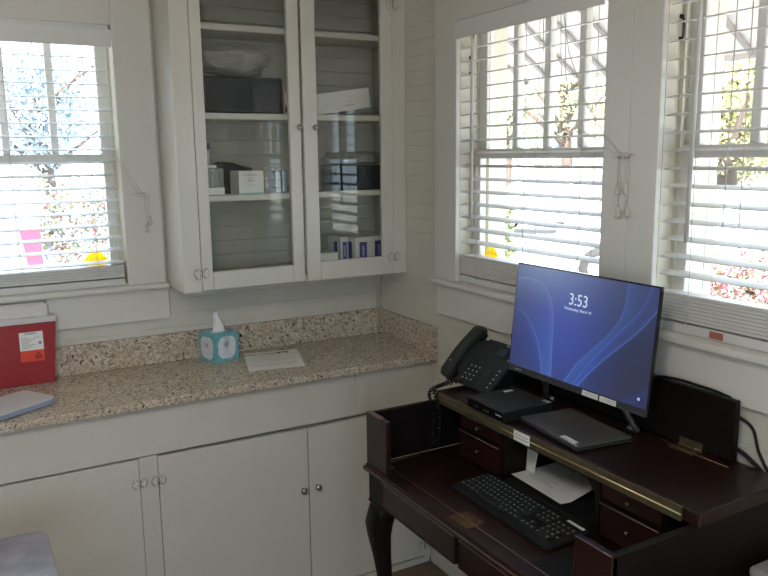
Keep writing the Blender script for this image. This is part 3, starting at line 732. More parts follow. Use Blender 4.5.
# apron with two drawers, moulding under
mb = MB().box((xF+.006, yL-.002, .632), (-.03, yL-.022, WS-.02), 'wooddark').box((xF+.006, yR+.002, .46), (-.03, yR+.022, WS-.02), 'wooddark')
mb.box((xF+.010, yL-.02, .640), (xF+.024, yR+.02, WS-.02), 'wooddark'); mb.box((-.05, yL-.02, .632), (-.03, yR+.02, WS-.02), 'wooddark')
mb.build('apron', dk)
for (a, b) in ((-1.068, -1.456), (-1.474, -1.892)):
    mb = MB().box((xF-.002, a, .646), (xF+.012, b, .732), 'wood', .002)
    for (p, q) in (((xF-.006, a, .7255), (xF-.001, b, .7315)), ((xF-.005, a, .646), (xF-.001, b, .651)), ((xF-.005, a, .646), (xF-.001, a-.005, .732)), ((xF-.005, b, .646), (xF-.001, b+.005, .732))): mb.box(p, q, 'wood', .0015)
    mb.tube([(xF-.0062, a-.002, .7313), (xF-.0062, b+.002, .7313)], .0013, 'wornglint', 6).tube([(xF-.0045, a-.002, .7235), (xF-.0045, b+.002, .7235)], .0009, 'wornglint', 6)
    mb.build('drawer', dk)
# corner posts with moulding, cabriole legs
def cabriole(x, y, sx, sy):
    mb = MB()
    mb.box((x-.03, y-.038, .632), (x+.03, y+.038, WS-.02), 'wooddark', .002)
    for zz in (.628, WS-.026): mb.box((x-.034, y-.042, zz), (x+.034, y+.042, zz+.008), 'wooddark', .003)
    path = [(0.0, .628, .040), (.004, .60, .043), (.012, .56, .042), (.012, .52, .036), (.006, .45, .028), (-.001, .36, .022), (-.004, .25, .018), (-.002, .14, .015), (.006, .07, .016), (.018, .03, .024), (.020, .0, .026)]
    rings = []
    for d_, zz, r_ in path:
        c = Vector((x+sx*d_, y+sy*d_, zz)); ring = []
        for k in range(16):
            a = 2*pi*k/16; ca_, sa_ = math.cos(a), math.sin(a); ex = .6
            ring.append(mb.bm.verts.new(c+Vector((math.copysign(abs(ca_)**ex, ca_)*r_*.92, math.copysign(abs(sa_)**ex, sa_)*r_, 0))))
        rings.append(ring)
    fs = []
    for a, b in zip(rings, rings[1:]):
        for k in range(16): fs.append(mb.bm.faces.new((a[k], a[(k+1) % 16], b[(k+1) % 16], b[k])))
    fs.append(mb.bm.faces.new(rings[0])); fs.append(mb.bm.faces.new(rings[-1][::-1])); mb._fin(fs, 'wooddark', True)
    # ear brackets beside the knee
    for ax_, s2 in (('y', -sy), ('x', -sx)):
        pts = []
        for q in range(9):
            f = q/8; pts.append((f*.055, .63-.05*(1-f)**2.2))
        if ax_ == 'y': poly = [(x-.012+0*sx, y+s2*(.03+p), z_) for p, z_ in pts]+[(x-.012, y+s2*.085, .636), (x-.012, y+s2*.03, .636)]; mb.prism(poly, (.02, 0, 0), 'wooddark')
        else: poly = [(x+s2*(.03+p), y-.01, z_) for p, z_ in pts]+[(x+s2*.085, y-.01, .636), (x+s2*.03, y-.01, .636)]; mb.prism(poly, (0, .02, 0), 'wooddark')
    mb.build('leg', dk)
for (x, y, sx, sy) in ((-.556, -1.012, -1, 1), (-.556, -1.948, -1, -1), (-.07, -1.012, 0, 1), (-.07, -1.948, 0, -1)): cabriole(x, y, sx, sy)
# hutch top
mb = MB().box((-.338, yL-.006, T-.033), (-.022, yR-.0, T), 'wood', .003)
mb.box((-.342, -1.957, T-.033), (-.33, yR-.001, T+.0005), 'wood', .003)
mb.build('hutch_top', dk)
bh = MB().box((-.3465, -1.008, T-.034), (-.3385, -1.950, T-.018), 'brass', .001).box((-.3465, -1.008, T-.0165), (-.3385, -1.950, T-.0005), 'brass', .001)
bh = bh.build('hinge_strip', dk)
MB().tube([(-.3475, -1.008, T-.0172), (-.3475, -1.950, T-.0172)], .0021, 'brassbright', 8).build('hinge_knuckle', bh)
# hutch interior
mb = MB()
for y in (-1.090, -1.300, -1.690, -1.886): MB().box((-.318, y, WS), (-.034, y-.008, T-.033), 'wooddark', .001).build('partition', dk)
for a, b in ((-1.098, -1.30), (-1.698, -1.886)): MB().box((-.316, a, .854), (-.034, b, .860), 'wooddark').build('drawer_divider', dk)
for s_, y in ((1, -1.308), (-1, -1.690)):     # scrolled brackets of the open cubby
    pts = [(y, T-.034), (y-s_*.07, T-.034), (y-s_*.065, T-.046), (y-s_*.04, T-.055), (y-s_*.016, T-.085), (y-s_*.010, T-.13), (y-s_*.004, WS+.0), (y, WS)]
    MB().prism([(-.322, a, b) for a, b in pts], (.012, 0, 0), 'wooddark').build('scroll_bracket', dk)
MB().box((-.322, -1.308, T-.052), (-.310, -1.690, T-.033), 'wooddark').build('cubby_valance', dk)
for (a, b, m_) in ((-1.099, -1.299, 'wood'), (-1.699, -1.885, 'wood')):
    for (z0, z1, kz) in ((.866, .914, .888), (.768, .848, .815)):
        d = MB().box((-.326, a, z0), (-.30, b, z1), m_, .002).build('drawer', dk)
        if z0 < .8: MB().box((-.334, a, .849), (-.322, b, .858), 'wood', .003).tube([(-.334, a-.002, .857), (-.334, b+.002, .857)], .0014, 'wornglint', 6).build('bead', d)
        yk = (a+b)/2
        MB().lathe((-.326, yk, kz), (-1, 0, 0), [(.003, 0), (.0025, .006), (.0055, .009), (.0055, .013), (.002, .015)], 'brass', 10).build('knob', d)
# raised lid leaf standing along the wall behind
ld = MB().box((-.050, -.998, T+.0035), (-.030, -1.855, 1.108), 'wooddark', .003)
ld = ld.build('raised_lid', dk)
mb = MB().box((-.0515, -1.70, T+.002), (-.0503, -1.77, T+.022), 'brass').box((-.09, -1.70, T+.0003), (-.052, -1.77, T+.0018), 'brass').tube([(-.052, -1.70, T+.003), (-.052, -1.77, T+.003)], .0028, 'tarnish', 8)
mb.tube([(-.07, -1.66, T+.003), (-.085, -1.74, T+.004), (-.085, -1.87, T+.004)], .0018, 'tarnish', 6)
mb.build('lid_hinge', ld)

# ---- things on the hutch
# telephone
ph = local('desk_telephone', 'black office desk telephone with handset on the left end of the desk', 'telephone', (-.172, -1.026, T), math.radians(3))
# local frame: x -> away from viewer (+x world), front faces -x ; y -> left (+y)
tl = math.radians(41); A = Vector((-.075, 0, .0145)); dx_ = Vector((math.cos(tl), 0, math.sin(tl))); nn = Vector((-math.sin(tl), 0, math.cos(tl)))
def PT(): # plate matrix: local X along up the slope, Y along +y, Z normal
    m = Matrix((dx_, Vector((0, 1, 0)), nn)).transposed().to_4x4(); m.translation = A; return m
PM = PT(); Lb = .190
MB().box((0, -.098, -.014), (Lb, .065, 0), 'charcoal', .005, PM).build('phone_body', ph)
mb = MB(); mb.prism([(-.055, -.09, .001), (-.05, -.09, .014), (.05, -.09, .100), (.06, -.09, .09), (.02, -.09, .001)], (0, .17, 0), 'black', .003); mb.build('phone_stand', ph)
MB().box((-.004, .066, -.014), (Lb-.006, .122, -.001), 'charcoal', .005, PM).build('handset_cradle', ph)
scr = MB().box((.128, -.064, .0), (.172, -.008, .003), 'charcoal', .0015, PM).build('phone_display', ph)
M['phscr'] = emis('phone_display_glow', (.018, .022, .026), 1)
MB().box((.134, -.056, .0031), (.166, -.016, .0036), 'phscr', 0, PM).build('display_glass', scr)
MB().text('Yealink', .011, PM @ ftxt((.181, -.045, .0006), (0, -1, 0), (1, 0, 0)), 'keymark').build('brand_lettering', ph)
def pkey(x, y, w_, h_, mk=True):
    m2 = MB().box((x-h_/2, y-w_/2, 0), (x+h_/2, y+w_/2, .0032), 'key', .001, PM)
    if mk: m2.box((x-h_*.2, y-w_*.22, .0032), (x+h_*.22, y+w_*.22, .0036), 'keymark', 0, PM)
    m2.build('phone_key', ph)
for rr in range(4):
    for cc in range(3): pkey(.022+rr*.017, .048-cc*.021, .015, .011)
for rr in range(5): pkey(.016+rr*.017, -.082, .014, .010)
for rr in range(2): pkey(.128+rr*.016, -.084, .012, .009)
for (x, y) in ((.062, -.03), (.062, -.055), (.075, -.042), (.049, -.042), (.062, -.0425), (.018, -.035)): pkey(x, y, .011, .011, False)
hp = []
mb = MB(); n = 16; rings = []
for k in range(n+1):
    s = k/n; x = .002+s*.212; hgt = .026+.016*math.sin(pi*s)**.8; th = .013+.007*(abs(2*s-1)**3); wd = .023+.003*abs(2*s-1)**2
    if k in (0, n): th *= .6; wd *= .85
    ring = []
    for j in range(14):
        a = 2*pi*j/14; ca_, sa_ = math.cos(a), math.sin(a); ex = .55
        ring.append(mb.bm.verts.new(PM @ Vector((x-.008, .094+math.copysign(abs(ca_)**ex, ca_)*wd, hgt+math.copysign(abs(sa_)**ex, sa_)*th))))
    rings.append(ring)
fs = []
for a, b in zip(rings, rings[1:]):
    for j in range(14): fs.append(mb.bm.faces.new((a[j], a[(j+1) % 14], b[(j+1) % 14], b[j])))
fs += [mb.bm.faces.new(rings[0][::-1]), mb.bm.faces.new(rings[-1])]; mb._fin(fs, 'charcoal', True)
for s in (.022, .188): mb.lathe(PM @ Vector((s, .094, .001)), nn, [(.018, 0), (.021, .022)], 'black', 14)
hs = mb.build('handset', ph)
MB().box((.040, .088, .0490), (.047, .097, .0515), 'steel', .0005, PM).build('chrome_mark', hs)
# coiled cord falling over the inner side of the left gallery
def coil(pts, r, turns, wr, name, parent, m='black', world=True):
    pts = [Vector(p) for p in pts]; L = [0]
    for a, b in zip(pts, pts[1:]): L.append(L[-1]+(b-a).length)
    def at(s):
        s *= L[-1]
        for i in range(len(pts)-1):
            if s <= L[i+1] or i == len(pts)-2:
                f = (s-L[i])/(L[i+1]-L[i]); p0 = pts[max(i-1, 0)]; p1 = pts[i]; p2_ = pts[i+1]; p3 = pts[min(i+2, len(pts)-1)]
                return .5*((2*p1)+(p2_-p0)*f+(2*p0-5*p1+4*p2_-p3)*f*f+(3*p1-p0-3*p2_+p3)*f**3)
    n = turns*8; path = []
    for k in range(n+1):
        s = k/n; c = at(s); t_ = (at(min(s+.01, 1))-at(max(s-.01, 0))).normalized()
        x = t_.cross(Vector((.3, .5, .8))).normalized(); y = t_.cross(x); a = 2*pi*turns*s
        path.append(c+(x*math.cos(a)+y*math.sin(a))*r)
    return MB().tube(path, wr, m, 5).build(name, parent)
ORGbak = ORG[ph.name]
inv = (Matrix.Translation(ph.location) @ rotz(math.radians(3))).inverted()
cp = [(-.262, -.965, T+.02), (-.30, -.965, T+.012), (-.352, -.962, T-.01), (-.352, -.99, .87), (-.365, -1.0, .80), (-.368, -1.008, .785), (-.362, -1.022, .80), (-.352, -1.022, .88), (-.352, -1.002, T-.02), (-.35, -.99, T+.012), (-.28, -.985, T+.018), (-.24, -.99, T+.02)]
coil([inv @ Vector(p) for p in cp], .0050, 52, .0026, 'coiled_cord', ph)
# mini computer
mp = local('mini_computer', 'flat black mini computer lying on the desk top beside the telephone', 'computer', (-.262, -1.259, T), math.radians(-1))
MB().box((-.088, -.091, .002), (.088, .091, .0355), 'black', .003).build('computer_case', mp)
mb = MB().box((-.0895, -.088, .006), (-.088, .088, .032), 'blackgloss', .0005)
for yy in (-.02, -.005, .03): mb.box((-.0905, yy, .014), (-.0893, yy+.010, .019), 'charcoal')
mb.tube([(-.0895, .045, .017), (-.0905, .045, .017)], .004, 'charcoal', 8)
mb.text('Lenovo', .009, ftxt((-.0898, -.066, .021), (0, -1, 0), (0, 0, 1)), 'keymark')
mb.build('front_panel', mp)
MB().box((-.0884+.0005, -.0885, .034), (.088, .0885, .0362), 'charcoal', .001).build('top_cover', mp)
MB().box((.030, .058, .0363), (.062, .070, .0367), 'white', 0, rotz(.0)).build('white_sticker', mp)
MB().box((.072, -.088, .0363), (.086, -.062, .0367), 'keymark').text('lenovo', .006, ftxt((.079, -.075, .0368), (0, -1, 0), (1, 0, 0)), 'ink').build('grey_sticker', mp)
for sx in (-.075, .075):
    for sy in (-.075, .075): MB().box((sx-.005, sy-.005, 0), (sx+.005, sy+.005, .002), 'black').build('foot', mp)
# closed laptop lying under the monitor
lp = local('closed_laptop', 'closed dark grey laptop with white label lying under the monitor', 'laptop', (-.222, -1.487, T), math.radians(-6))
MB().box((-.088, -.132, .0015), (.088, .128, .0095), 'charcoal', .003).build('laptop_base', lp)
MB().box((-.088, -.132, .0102), (.088, .128, .0165), 'laptopgrey', .0028).build('laptop_lid', lp)
MB().box((-.084, -.110, .0168), (-.066, -.052, .0171), 'white').box((-.080, -.105, .0171), (-.078, -.06, .01725), 'greyinkshade').build('white_label', lp)
MB().box((-.086, -.124, .0166), (-.0845+.004, -.092, .0169), 'keymark').build('edge_badge', lp)
# monitor
mo = local('computer_monitor', 'wide monitor showing a blue lock screen with 3:53 on the desk', 'monitor', (-0.1708, -1.4155, T), .0114)
tt = .0994; SW, SHh = 0.5480, 0.3378
Ms = Matrix.Translation((0, 0, 0.0870)) @ Matrix.Rotation(tt, 4, 'Y')   # local: y left..right, z up, x back
# in this frame screen face at x=0 facing -x ; right of image = -y
MB().box((0, -SW/2, 0), (.011, SW/2, SHh), 'blackgloss', .002, Ms).build('monitor_shell', mo)
MB().prism([(.011, -.19, .03), (.011, .19, .03), (.011, .19, .26), (.011, -.19, .26)], (.022, 0, 0), 'charcoal', .006, T=Ms).build('rear_housing', mo)
M['chin'] = mat('monitor_chin', (.035, .037, .042), .3)
ch = MB().box((-.001, -SW/2+.002, .001), (.001, SW/2-.002, .0205), 'chin', .0005, Ms).build('chin_bezel', mo)
# screen image as vertex colours on an emissive panel
gw, gh = 260, 150; bl, bt, bb = .004, .004, .021
W_, H_ = SW-2*bl, SHh-bt-bb
def scr_col(u, v):
    """u 0..1 left->right, v 0..1 bottom->top"""
    base = np.array([.034, .044, .125]); c = base.copy()
    g1 = math.exp(-(((u-.40)/.33)**2+((v-.45)/.55)**2)); c += np.array([.014, .042, .25])*g1
    g3 = math.exp(-(((u-.18)/.45)**2+((v-1.05)/.38)**2)); c += np.array([.10, .125, .16])*g3
    g2 = math.exp(-(((u-.95)/.28)**2+((v-.2)/.55)**2)); c = c*(1-.62*g2)+np.array([.020, .024, .042])*g2
    def band(d, w_in, w_out, colr, amt):
        # d signed distance: >0 inside
        nonlocal c
        f = math.exp(-d/w_in) if d >= 0 else math.exp(d/w_out)
        c = c*(1-.25*amt*f)+np.array(colr)*amt*f
    def arc(cx_, cy_, rx, ry): return (math.hypot((u-cx_)/rx, (v-cy_)/ry)-1)*min(rx, ry)
    def ip(pts, t, a=0, b_=1):      # piecewise line through pts: value of coordinate b_ where coordinate a is t
        q = sorted(pts, key=lambda p: p[a]); return float(np.interp(t, [p[a] for p in q], [p[b_] for p in q]))
    R1 = [(.44, -.02), (.459, .031), (.522, .194), (.60, .325), (.685, .468), (.745, .58), (.783, .679), (.80, .76), (.811, .838), (.812, 1.0)]
    R2 = [(.505, -.02), (.525, .032), (.575, .16), (.639, .294), (.72, .45), (.808, .612), (.86, .70), (.902, .79), (.93, .87), (.955, 1.0)]
    R3 = [(.535, -.02), (.558, .02), (.62, .15), (.70, .291), (.775, .41), (.852, .526), (.93, .66), (1.003, .819), (1.03, .9)]
    x1, x2, x3 = ip(R1, v, 1, 0), ip(R2, v, 1, 0), ip(R3, v, 1, 0)
    fd = 1-.45*v
    if u > x1 and u < x2+.02: band(u-x1, .075, .003, (.018, .085, .26), .8*fd)
    else: band(u-x1, .06, .003, (.03, .09, .25), .5*fd)
    band(u-x2, .030, .003, (.01, .035, .24), .8*fd)
    band(x3-u, .014, .003, (.02, .085, .34), .75*fd)
    if u > x3: c *= .80
    A1 = [(.004, .853), (.06, .878), (.118, .884), (.18, .868), (.231, .834), (.272, .77), (.297, .697), (.315, .60), (.324, .509)]
    A1b = [(.324, .509), (.334, .30), (.343, .10), (.348, -.02)]
    if v >= .509: d1 = (ip(A1, min(max(u, .004), .324))-v)*.6 if u < .27 else (ip([p for p in A1 if p[0] >= .23], v, 1, 0)-u)
    else: d1 = ip(A1b, v, 1, 0)-u
    band(d1, .030, .0028, (.07, .11, .20), .40)
    A2 = [(.004, .563), (.05, .55), (.098, .525), (.145, .46), (.185, .379), (.22, .29), (.244, .198), (.265, .10), (.277, -.02)]
    d2 = (ip(A2, v, 1, 0)-u) if v < .56 else -1
    if d2 > -.5: band(d2, .02, .0028, (.05, .09, .19), .45); 
    if d2 < 0 and d1 > 0 and v < .6: c += np.array([.008, .045, .13])*max(0, 1-v/.6)
    yl = np.interp(u, [.782, .998], [.246, .481])
    if u > .76: band(yl-v, .03, .003, (.015, .02, .05), .35)
    yt = np.interp(u, [.80, .909, 1.014], [-.03, .061, .184])
    if u > .8: band(yt-v, .10, .006, (.012, .02, .17), .55)
    for dd, am in ((u-x1, .5), (u-x2, .5), (u-x3, .8), (d1, .7), (d2, .7)):
        c += np.array([.045, .085, .22])*am*fd*math.exp(-(dd/.0042)**2)
    return np.clip(c*.84, 0, 1)
mb = MB(); vg = [[mb.bm.verts.new(Ms @ Vector((-.0006, SW/2-bl-W_*i/gw, bb+H_*j/gh))) for i in range(gw+1)] for j in range(gh+1)]
cl = mb.bm.loops.layers.float_color.new('picture')
cols = [[(*scr_col(i/gw, j/gh), 1) for i in range(gw+1)] for j in range(gh+1)]
m_ = bpy.data.materials.new('lock_screen_picture'); m_.use_nodes = True; nt = m_.node_tree; b_ = nt.nodes['Principled BSDF']
an = nt.nodes.new('ShaderNodeVertexColor'); an.layer_name = 'picture'; nt.links.new(an.outputs[0], b_.inputs['Emission Color']); b_.inputs['Emission Strength'].default_value = 1.0
b_.inputs['Base Color'].default_value = (.01, .01, .012, 1); b_.inputs['Roughness'].default_value = .22
M['screenpic'] = m_
fs = []
for j in range(gh):
    for i in range(gw):
        f = mb.bm.faces.new((vg[j][i], vg[j][i+1], vg[j+1][i+1], vg[j+1][i])); fs.append(f)
        for lpz, (jj, ii) in zip(f.loops, ((j, i), (j, i+1), (j+1, i+1), (j+1, i))): lpz[cl] = cols[jj][ii]
mb._fin(fs, 'screenpic'); sc_ = mb.build('screen', mo, recalc=False)
def scrT(u, v): return Ms @ ftxt((-.0011, SW/2-bl-W_*u, bb+H_*v), (0, -1, 0), (0, 0, 1))
MB().text('3:53', .048, scrT(.495, .76), 'scrtext', .92, .0001).build('clock_time', sc_)
mb = MB().text('Wednesday, March 19', .0115, scrT(.495, .675), 'scrtext', 1, .0001)
mb.build('clock_date', sc_); mb = MB()
mb.tube([scrT(.95, .07) @ Vector((.003*math.cos(k*pi/6), .003*math.sin(k*pi/6), 0)) for k in range(13)], .0009, 'scrtext', 5)
mb.build('access_icon', sc_)
mb = MB()
for y in (-.047, -.112):
    T2 = Ms
    mb.box((-.0022, y-.0015, .003), (-.0012, y-.060, .0175), 'white', 0, T2)
    for zz in (.007, .012): mb.box((-.0025, y-.005, zz), (-.0022, y-.056, zz+.0012), 'greyinkshade', 0, T2)
mb.build('asset_labels', mo)
MB().text('Lenovo', .010, Ms @ ftxt((-.0014, SW/2-.048, .011), (0, -1, 0), (0, 0, 1)), 'keymark').build('brand_lettering', mo)
# tubular stand: bar on the desk, uprights bending up into the back
st = []
loc = lambda x, y, z: (x+.0, y, z)
pts = [(.032, -.150, .112), (.045, -.158, .080), (.066, -.172, .030), (.076, -.180, .013), (.080, -.176, .0088), (.078, -.160, .0088), (.077, -.148, .0088)]
for sgn in (1, -1): MB().tube([(p[0], p[1]*sgn, p[2]) for p in pts], .0085, 'standgrey', 12).build('stand_leg', mo)
MB().tube([Ms @ Vector((.022, .12, .04)), (.03, .125, .03), (.03, .13, .004), (.05, .2, .004)], .003, 'black', 6).build('power_lead', mo)

# ---- keyboard
kb = local('keyboard', 'black full-size keyboard with white sticker on the writing surface', 'keyboard', (-.4095, -1.474, WS), math.radians(-1.5))
# local: x+ away from viewer (depth), y+ left
KW, KD = .424, .135
Mk = Matrix.Rotation(math.radians(-4), 4, 'Y')
mb = MB(); mb.prism([(-KD/2, -KW/2, .002), (-KD/2, -KW/2, .010), (-KD/2+.03, -KW/2, .0135), (KD/2, -KW/2, .021), (KD/2, -KW/2, .012)], (0, KW, 0), 'black', .0015); mb.build('keyboard_case', kb)
for sy in (-.18, .18): MB().box((KD/2-.02, sy-.012, 0), (KD/2-.012, sy+.012, .0115), 'black').build('foot', kb)
MB().box((-KD/2+.005, -.2, 0), (-KD/2+.015, .2, .0022), 'black').build('front_pad', kb)
rows = [([1]*15, 0), ([1]*13+[2], 0), ([1.5]+[1]*12+[1.5], 0), ([1.8]+[1]*11+[2.2], 0), ([2.3]+[1]*10+[2.7], 0), ([1.3, 1, 1.2, 5.6, 1.2, 1, 1, 1.3], 0)]
u_ = .0182
nk = 0
def key(x, y0, w_, kd=.0145):
    global nk
    zt = .0135+(x+KD/2-.03)/(KD-.03)*.0075
    m2 = MB().box((x-kd/2, y0-.001, zt-.001), (x+kd/2, y0-w_+.001, zt+.0035), 'key', .0012)
    m2.box((x-.001, y0-.004, zt+.0035), (x+.003, y0-min(w_, .0182)+.0095, zt+.0037), 'keymark')
    m2.build('key', kb); nk += 1
for ri, (ws, _) in enumerate(rows):
    x = KD/2-.018-ri*.0172; y = KW/2-.010
    tot = sum(ws); sc2 = 14.6*u_/tot
    for w_ in ws:
        key(x, y, w_*sc2*1.0, .0145 if ri else .012); y -= w_*sc2
    yb = KW/2-.010-14.6*u_-.006
    for k in range(3):
        if ri in (0, 1, 2) or (ri == 5) or (ri == 4 and k == 1): key(x, yb-k*u_, u_, .0145 if ri else .012)
    yb -= 3*u_+.005
    if ri:
        for k in range(4):
            if ri in (3, 5) and k == 3: continue
            if ri == 5 and k == 0: key(x, yb, 2*u_)
            elif ri == 5 and k == 1: continue
            else: key(x, yb-k*u_, u_)
MB().box((KD/2-.013, -KW/2+.012, .0215), (KD/2-.003, -KW/2+.072, .0219), 'white', 0).build('white_sticker', kb)
# black pad under keyboard's right end
tag(MB().prism(rrect(-.548, -.345, -1.955, -1.70, .012, WS+.0004), (0, 0, .0015), 'black').build('mouse_pad'), 'thin black mouse pad in the right corner of the writing surface', 'mouse pad')

# papers in the cubby
pp = MB(); nx, ny = 10, 10
for lay in range(4):
    offx, offy, rot = lay*.002, -lay*.0035, math.radians(-3+lay*1.2)
    vs = []
    for i in range(nx+1):
        row = []
        for j in range(ny+1):
            x = i/nx*.24; y = -j/ny*.226
            f = max(0, j/ny-.5)/.5; lift = .030*f*f*min(1, i/nx*1.6)
            xr = x*math.cos(rot)-y*math.sin(rot); yr = x*math.sin(rot)+y*math.cos(rot)
            row.append(pp.bm.verts.new((-.294+xr+offx, -1.312+yr+offy, WS+.022+lay*.0012+lift-.018*(1-min(1, (i+2)/nx*1.0))*0)))
        vs.append(row)
    fs = [pp.bm.faces.new((vs[i][j], vs[i+1][j], vs[i+1][j+1], vs[i][j+1])) for i in range(nx) for j in range(ny)]; pp._fin(fs, 'paper', True)
r = random.Random(2)
for k in range(9):
    pp.box((-.262+k*.012, -1.345-.01*r.random(), WS+.0268), (-.2605+k*.012, -1.43-.03*r.random(), WS+.0271), 'greyinkshade', 0)
tag(pp.build('paper_stack'), 'loose printed white sheets curling out of the open cubby behind the keyboard', 'papers')
tag(MB().box((-.33, -1.325, WS), (-.06, -1.66, WS+.02), 'black', .003).build('flat_folder'), 'black flat case lying in the open cubby under the papers', 'folder')
tag(MB().prism([(-.235, -1.3085, WS+.0205), (-.245, -1.355, WS+.0205), (-.240, -1.372, WS+.125), (-.230, -1.312, WS+.135)], (.001, .0, 0), 'paper').build('envelope'), 'white card standing at the left inside the open cubby', 'envelope')
tag(MB().box((-.3492, -1.388, T-.030), (-.3486, -1.455, T-.001), 'white').box((-.3495, -1.394, T-.022), (-.3492, -1.449, T-.020), 'greyinkshade').box((-.3495, -1.394, T-.012), (-.3492, -1.449, T-.010), 'greyinkshade').build('asset_label'), 'small white printed label stuck over the brass hinge strip', 'label')

# cables behind the raised lid
def cable(pts, r_, label):
    P = [Vector(p) for p in pts]; out = []
    for i in range(len(P)-1):
        p0, p1, p2_, p3 = P[max(i-1, 0)], P[i], P[i+1], P[min(i+2, len(P)-1)]
        for k in range(6):
            f = k/6; out.append(.5*((2*p1)+(p2_-p0)*f+(2*p0-5*p1+4*p2_-p3)*f*f+(3*p1-p0-3*p2_+p3)*f**3))
    out.append(P[-1]); tag(MB().tube(out, r_, 'black', 8).build('power_cable'), label, 'cable')
cable([(-.024, -1.60, 1.075), (-.020, -1.80, 1.065), (-.0055, -1.868, 1.042), (-.0048, -1.893, .985), (-.0048, -1.926, .935), (-.0048, -1.975, .87), (-.0048, -2.02, .76), (-.0048, -2.04, .6), (-.0048, -2.04, .12)], .004, 'thin black cable dropping from behind the raised desk lid')
cable([(-.024, -1.60, 1.0), (-.024, -1.82, .985), (-.018, -1.885, .962), (-.0145, -1.93, .925), (-.0145, -1.985, .86), (-.0145, -2.03, .76), (-.0145, -2.05, .6), (-.0145, -2.05, .12)], .005, 'thicker black cable leaving the raised lid near its foot')
cable([(-.075, -1.58, 1.03), (-.05, -1.60, 1.10), (-.04, -1.66, 1.116), (-.035, -1.74, 1.115), (-.028, -1.80, 1.109), (-.02, -1.83, 1.09), (-.018, -1.84, 1.0)], .0038, 'black cable arching over the top edge of the raised lid')

# ---- grey table bottom left
tt_ = thing('side_table', 'glossy dark grey table top with rounded corner at the bottom left', 'table', (-1.80, -1.2, 0))
MB().prism(rrect(-2.25, -1.512, -1.65, -.842, .045, .70, 10), (0, 0, .020), 'greytop', .003).build('tabletop', tt_)
for x in (-2.19, -1.575):
    for y in (-1.59, -.905): MB().tube([(x, y, 0), (x, y, .70)], .014, 'darkgrey', 10).build('leg', tt_)
# ---- grey machine by right side of the desk
ZB = .80
pm = thing('office_machine', 'dark floor-standing machine with grey rounded top beside the desk right side', 'machine', (-.10, -2.2, 0))
MB().box((-.185, -2.36, .0), (-.065, -2.022, ZB-.03), 'black', .02).build('machine_body', pm)
MB().box((-.195, -2.37, ZB-.029), (-.06, -2.012, ZB), 'machinegrey', .012, seg=4).build('machine_top', pm)

# ---- ceiling fill lamp, added out of frame to brighten the room
cl_ = thing('added_fill_lamp', 'added flush fill lamp on the ceiling, unseen, brightening the room', 'fill lamp', (-2.2, -2.9, ZC))
MB().box((-2.5, -3.2, ZC-.05), (-1.9, -2.6, ZC), 'trim', .01).build('fill_lamp_frame', cl_)
MB().box((-2.47, -3.17, ZC-.058), (-1.93, -2.63, ZC-.051), 'fillglow').build('fill_diffuser', cl_)
la = area('added_fill_light', (-2.2, -2.9, ZC-.065), (0, 0, -1), .55, .55, FILL_POWER, (1, .945, .87))

# ================================================================ OUTSIDE
GZ = -.35
struct(MB().box((-40, -40, GZ-.2), (60, 60, GZ), 'ground').build('ground_1'))
# eave of the roof over the right wall with rafter tails
mb = MB(); k = .65
xe, ze = .72, 2.028
mb.prism([(xe, 0, ze), (.16, 0, ze+k*(xe-.16)), (.16, 0, ze+k*(xe-.16)+.03), (xe, 0, ze+.03)], (0, -4.6, 0), 'soffit')
mb.prism([(xe, .8, ze), (.16, .8, ze+k*(xe-.16)), (.16, .8, ze+k*(xe-.16)+.03), (xe, .8, ze+.03)], (0, -.8, 0), 'soffit')
mb.box((xe, .8, ze-.02), (xe+.02, -4.6, ze+.07), 'soffit')
for q in range(30):
    y = .7-q*.165
    mb.prism([(xe-.005, y, ze-.001), (.161, y, ze+k*(xe-.166)), (.161, y, ze+k*(xe-.166)-.010), (xe-.005, y, ze-.010)], (0, -.020, 0), 'rafter')
struct(mb.build('trim_4'))

def foliage(mb, blobs, n, size, mats, seed):
    r = random.Random(seed); idx = [mb.mi(m) for m in mats]
    tot = sum(b[3]**2 for b in blobs)
    for (x, y, z, R, sz) in blobs:
        for _ in range(int(n*R*R/tot)):
            d = Vector((r.gauss(0, 1), r.gauss(0, 1), r.gauss(0, 1))).normalized(); rr = R*(r.random()**.35)
            c = Vector((x, y, z))+Vector((d.x*rr, d.y*rr, d.z*rr*sz))
            a = Vector((r.gauss(0, 1), r.gauss(0, 1), r.gauss(0, 1))).normalized(); b = a.cross(Vector((r.gauss(0, 1), r.gauss(0, 1), r.gauss(0, 1)))).normalized()
            s = size*r.uniform(.6, 1.3)
            vs = [mb.bm.verts.new(c+p) for p in (a*s, b*s*.5, -a*s, -b*s*.5)]
            f = mb.bm.faces.new(vs); f.material_index = r.choice(idx)
def tree(x, y, h, R, leaf, label, seed, n=2600, size=.13, crown=.55, group='trees outside the windows'):
    r = random.Random(seed); t = thing('garden_tree', label, 'tree', (x, y, GZ), group=group)
    mb = MB(); mb.tube([(x, y, GZ), (x+.1, y, GZ+h*.3), (x-.05, y+.1, GZ+h*.6), (x, y, GZ+h*.85)], [R*.1, R*.075, R*.05, R*.02], 'bark', 8)
    for q in range(7):
        a = r.uniform(0, 2*pi); z0 = GZ+h*r.uniform(.3, .65); mb.tube([(x, y, z0), (x+math.cos(a)*R*.4, y+math.sin(a)*R*.4, z0+h*.12), (x+math.cos(a)*R*.8, y+math.sin(a)*R*.8, z0+h*.22)], [R*.04, R*.028, R*.01], 'bark', 6)
    mb.build('trunk', t)
    blobs = [(x+r.uniform(-.6, .6)*R, y+r.uniform(-.6, .6)*R, GZ+h*crown+r.uniform(-.25, .45)*h*.6, R*r.uniform(.35, .6), .8) for _ in range(11)]
    mb = MB(); foliage(mb, blobs, n, size, [leaf], seed); mb.build('crown', t, recalc=False)
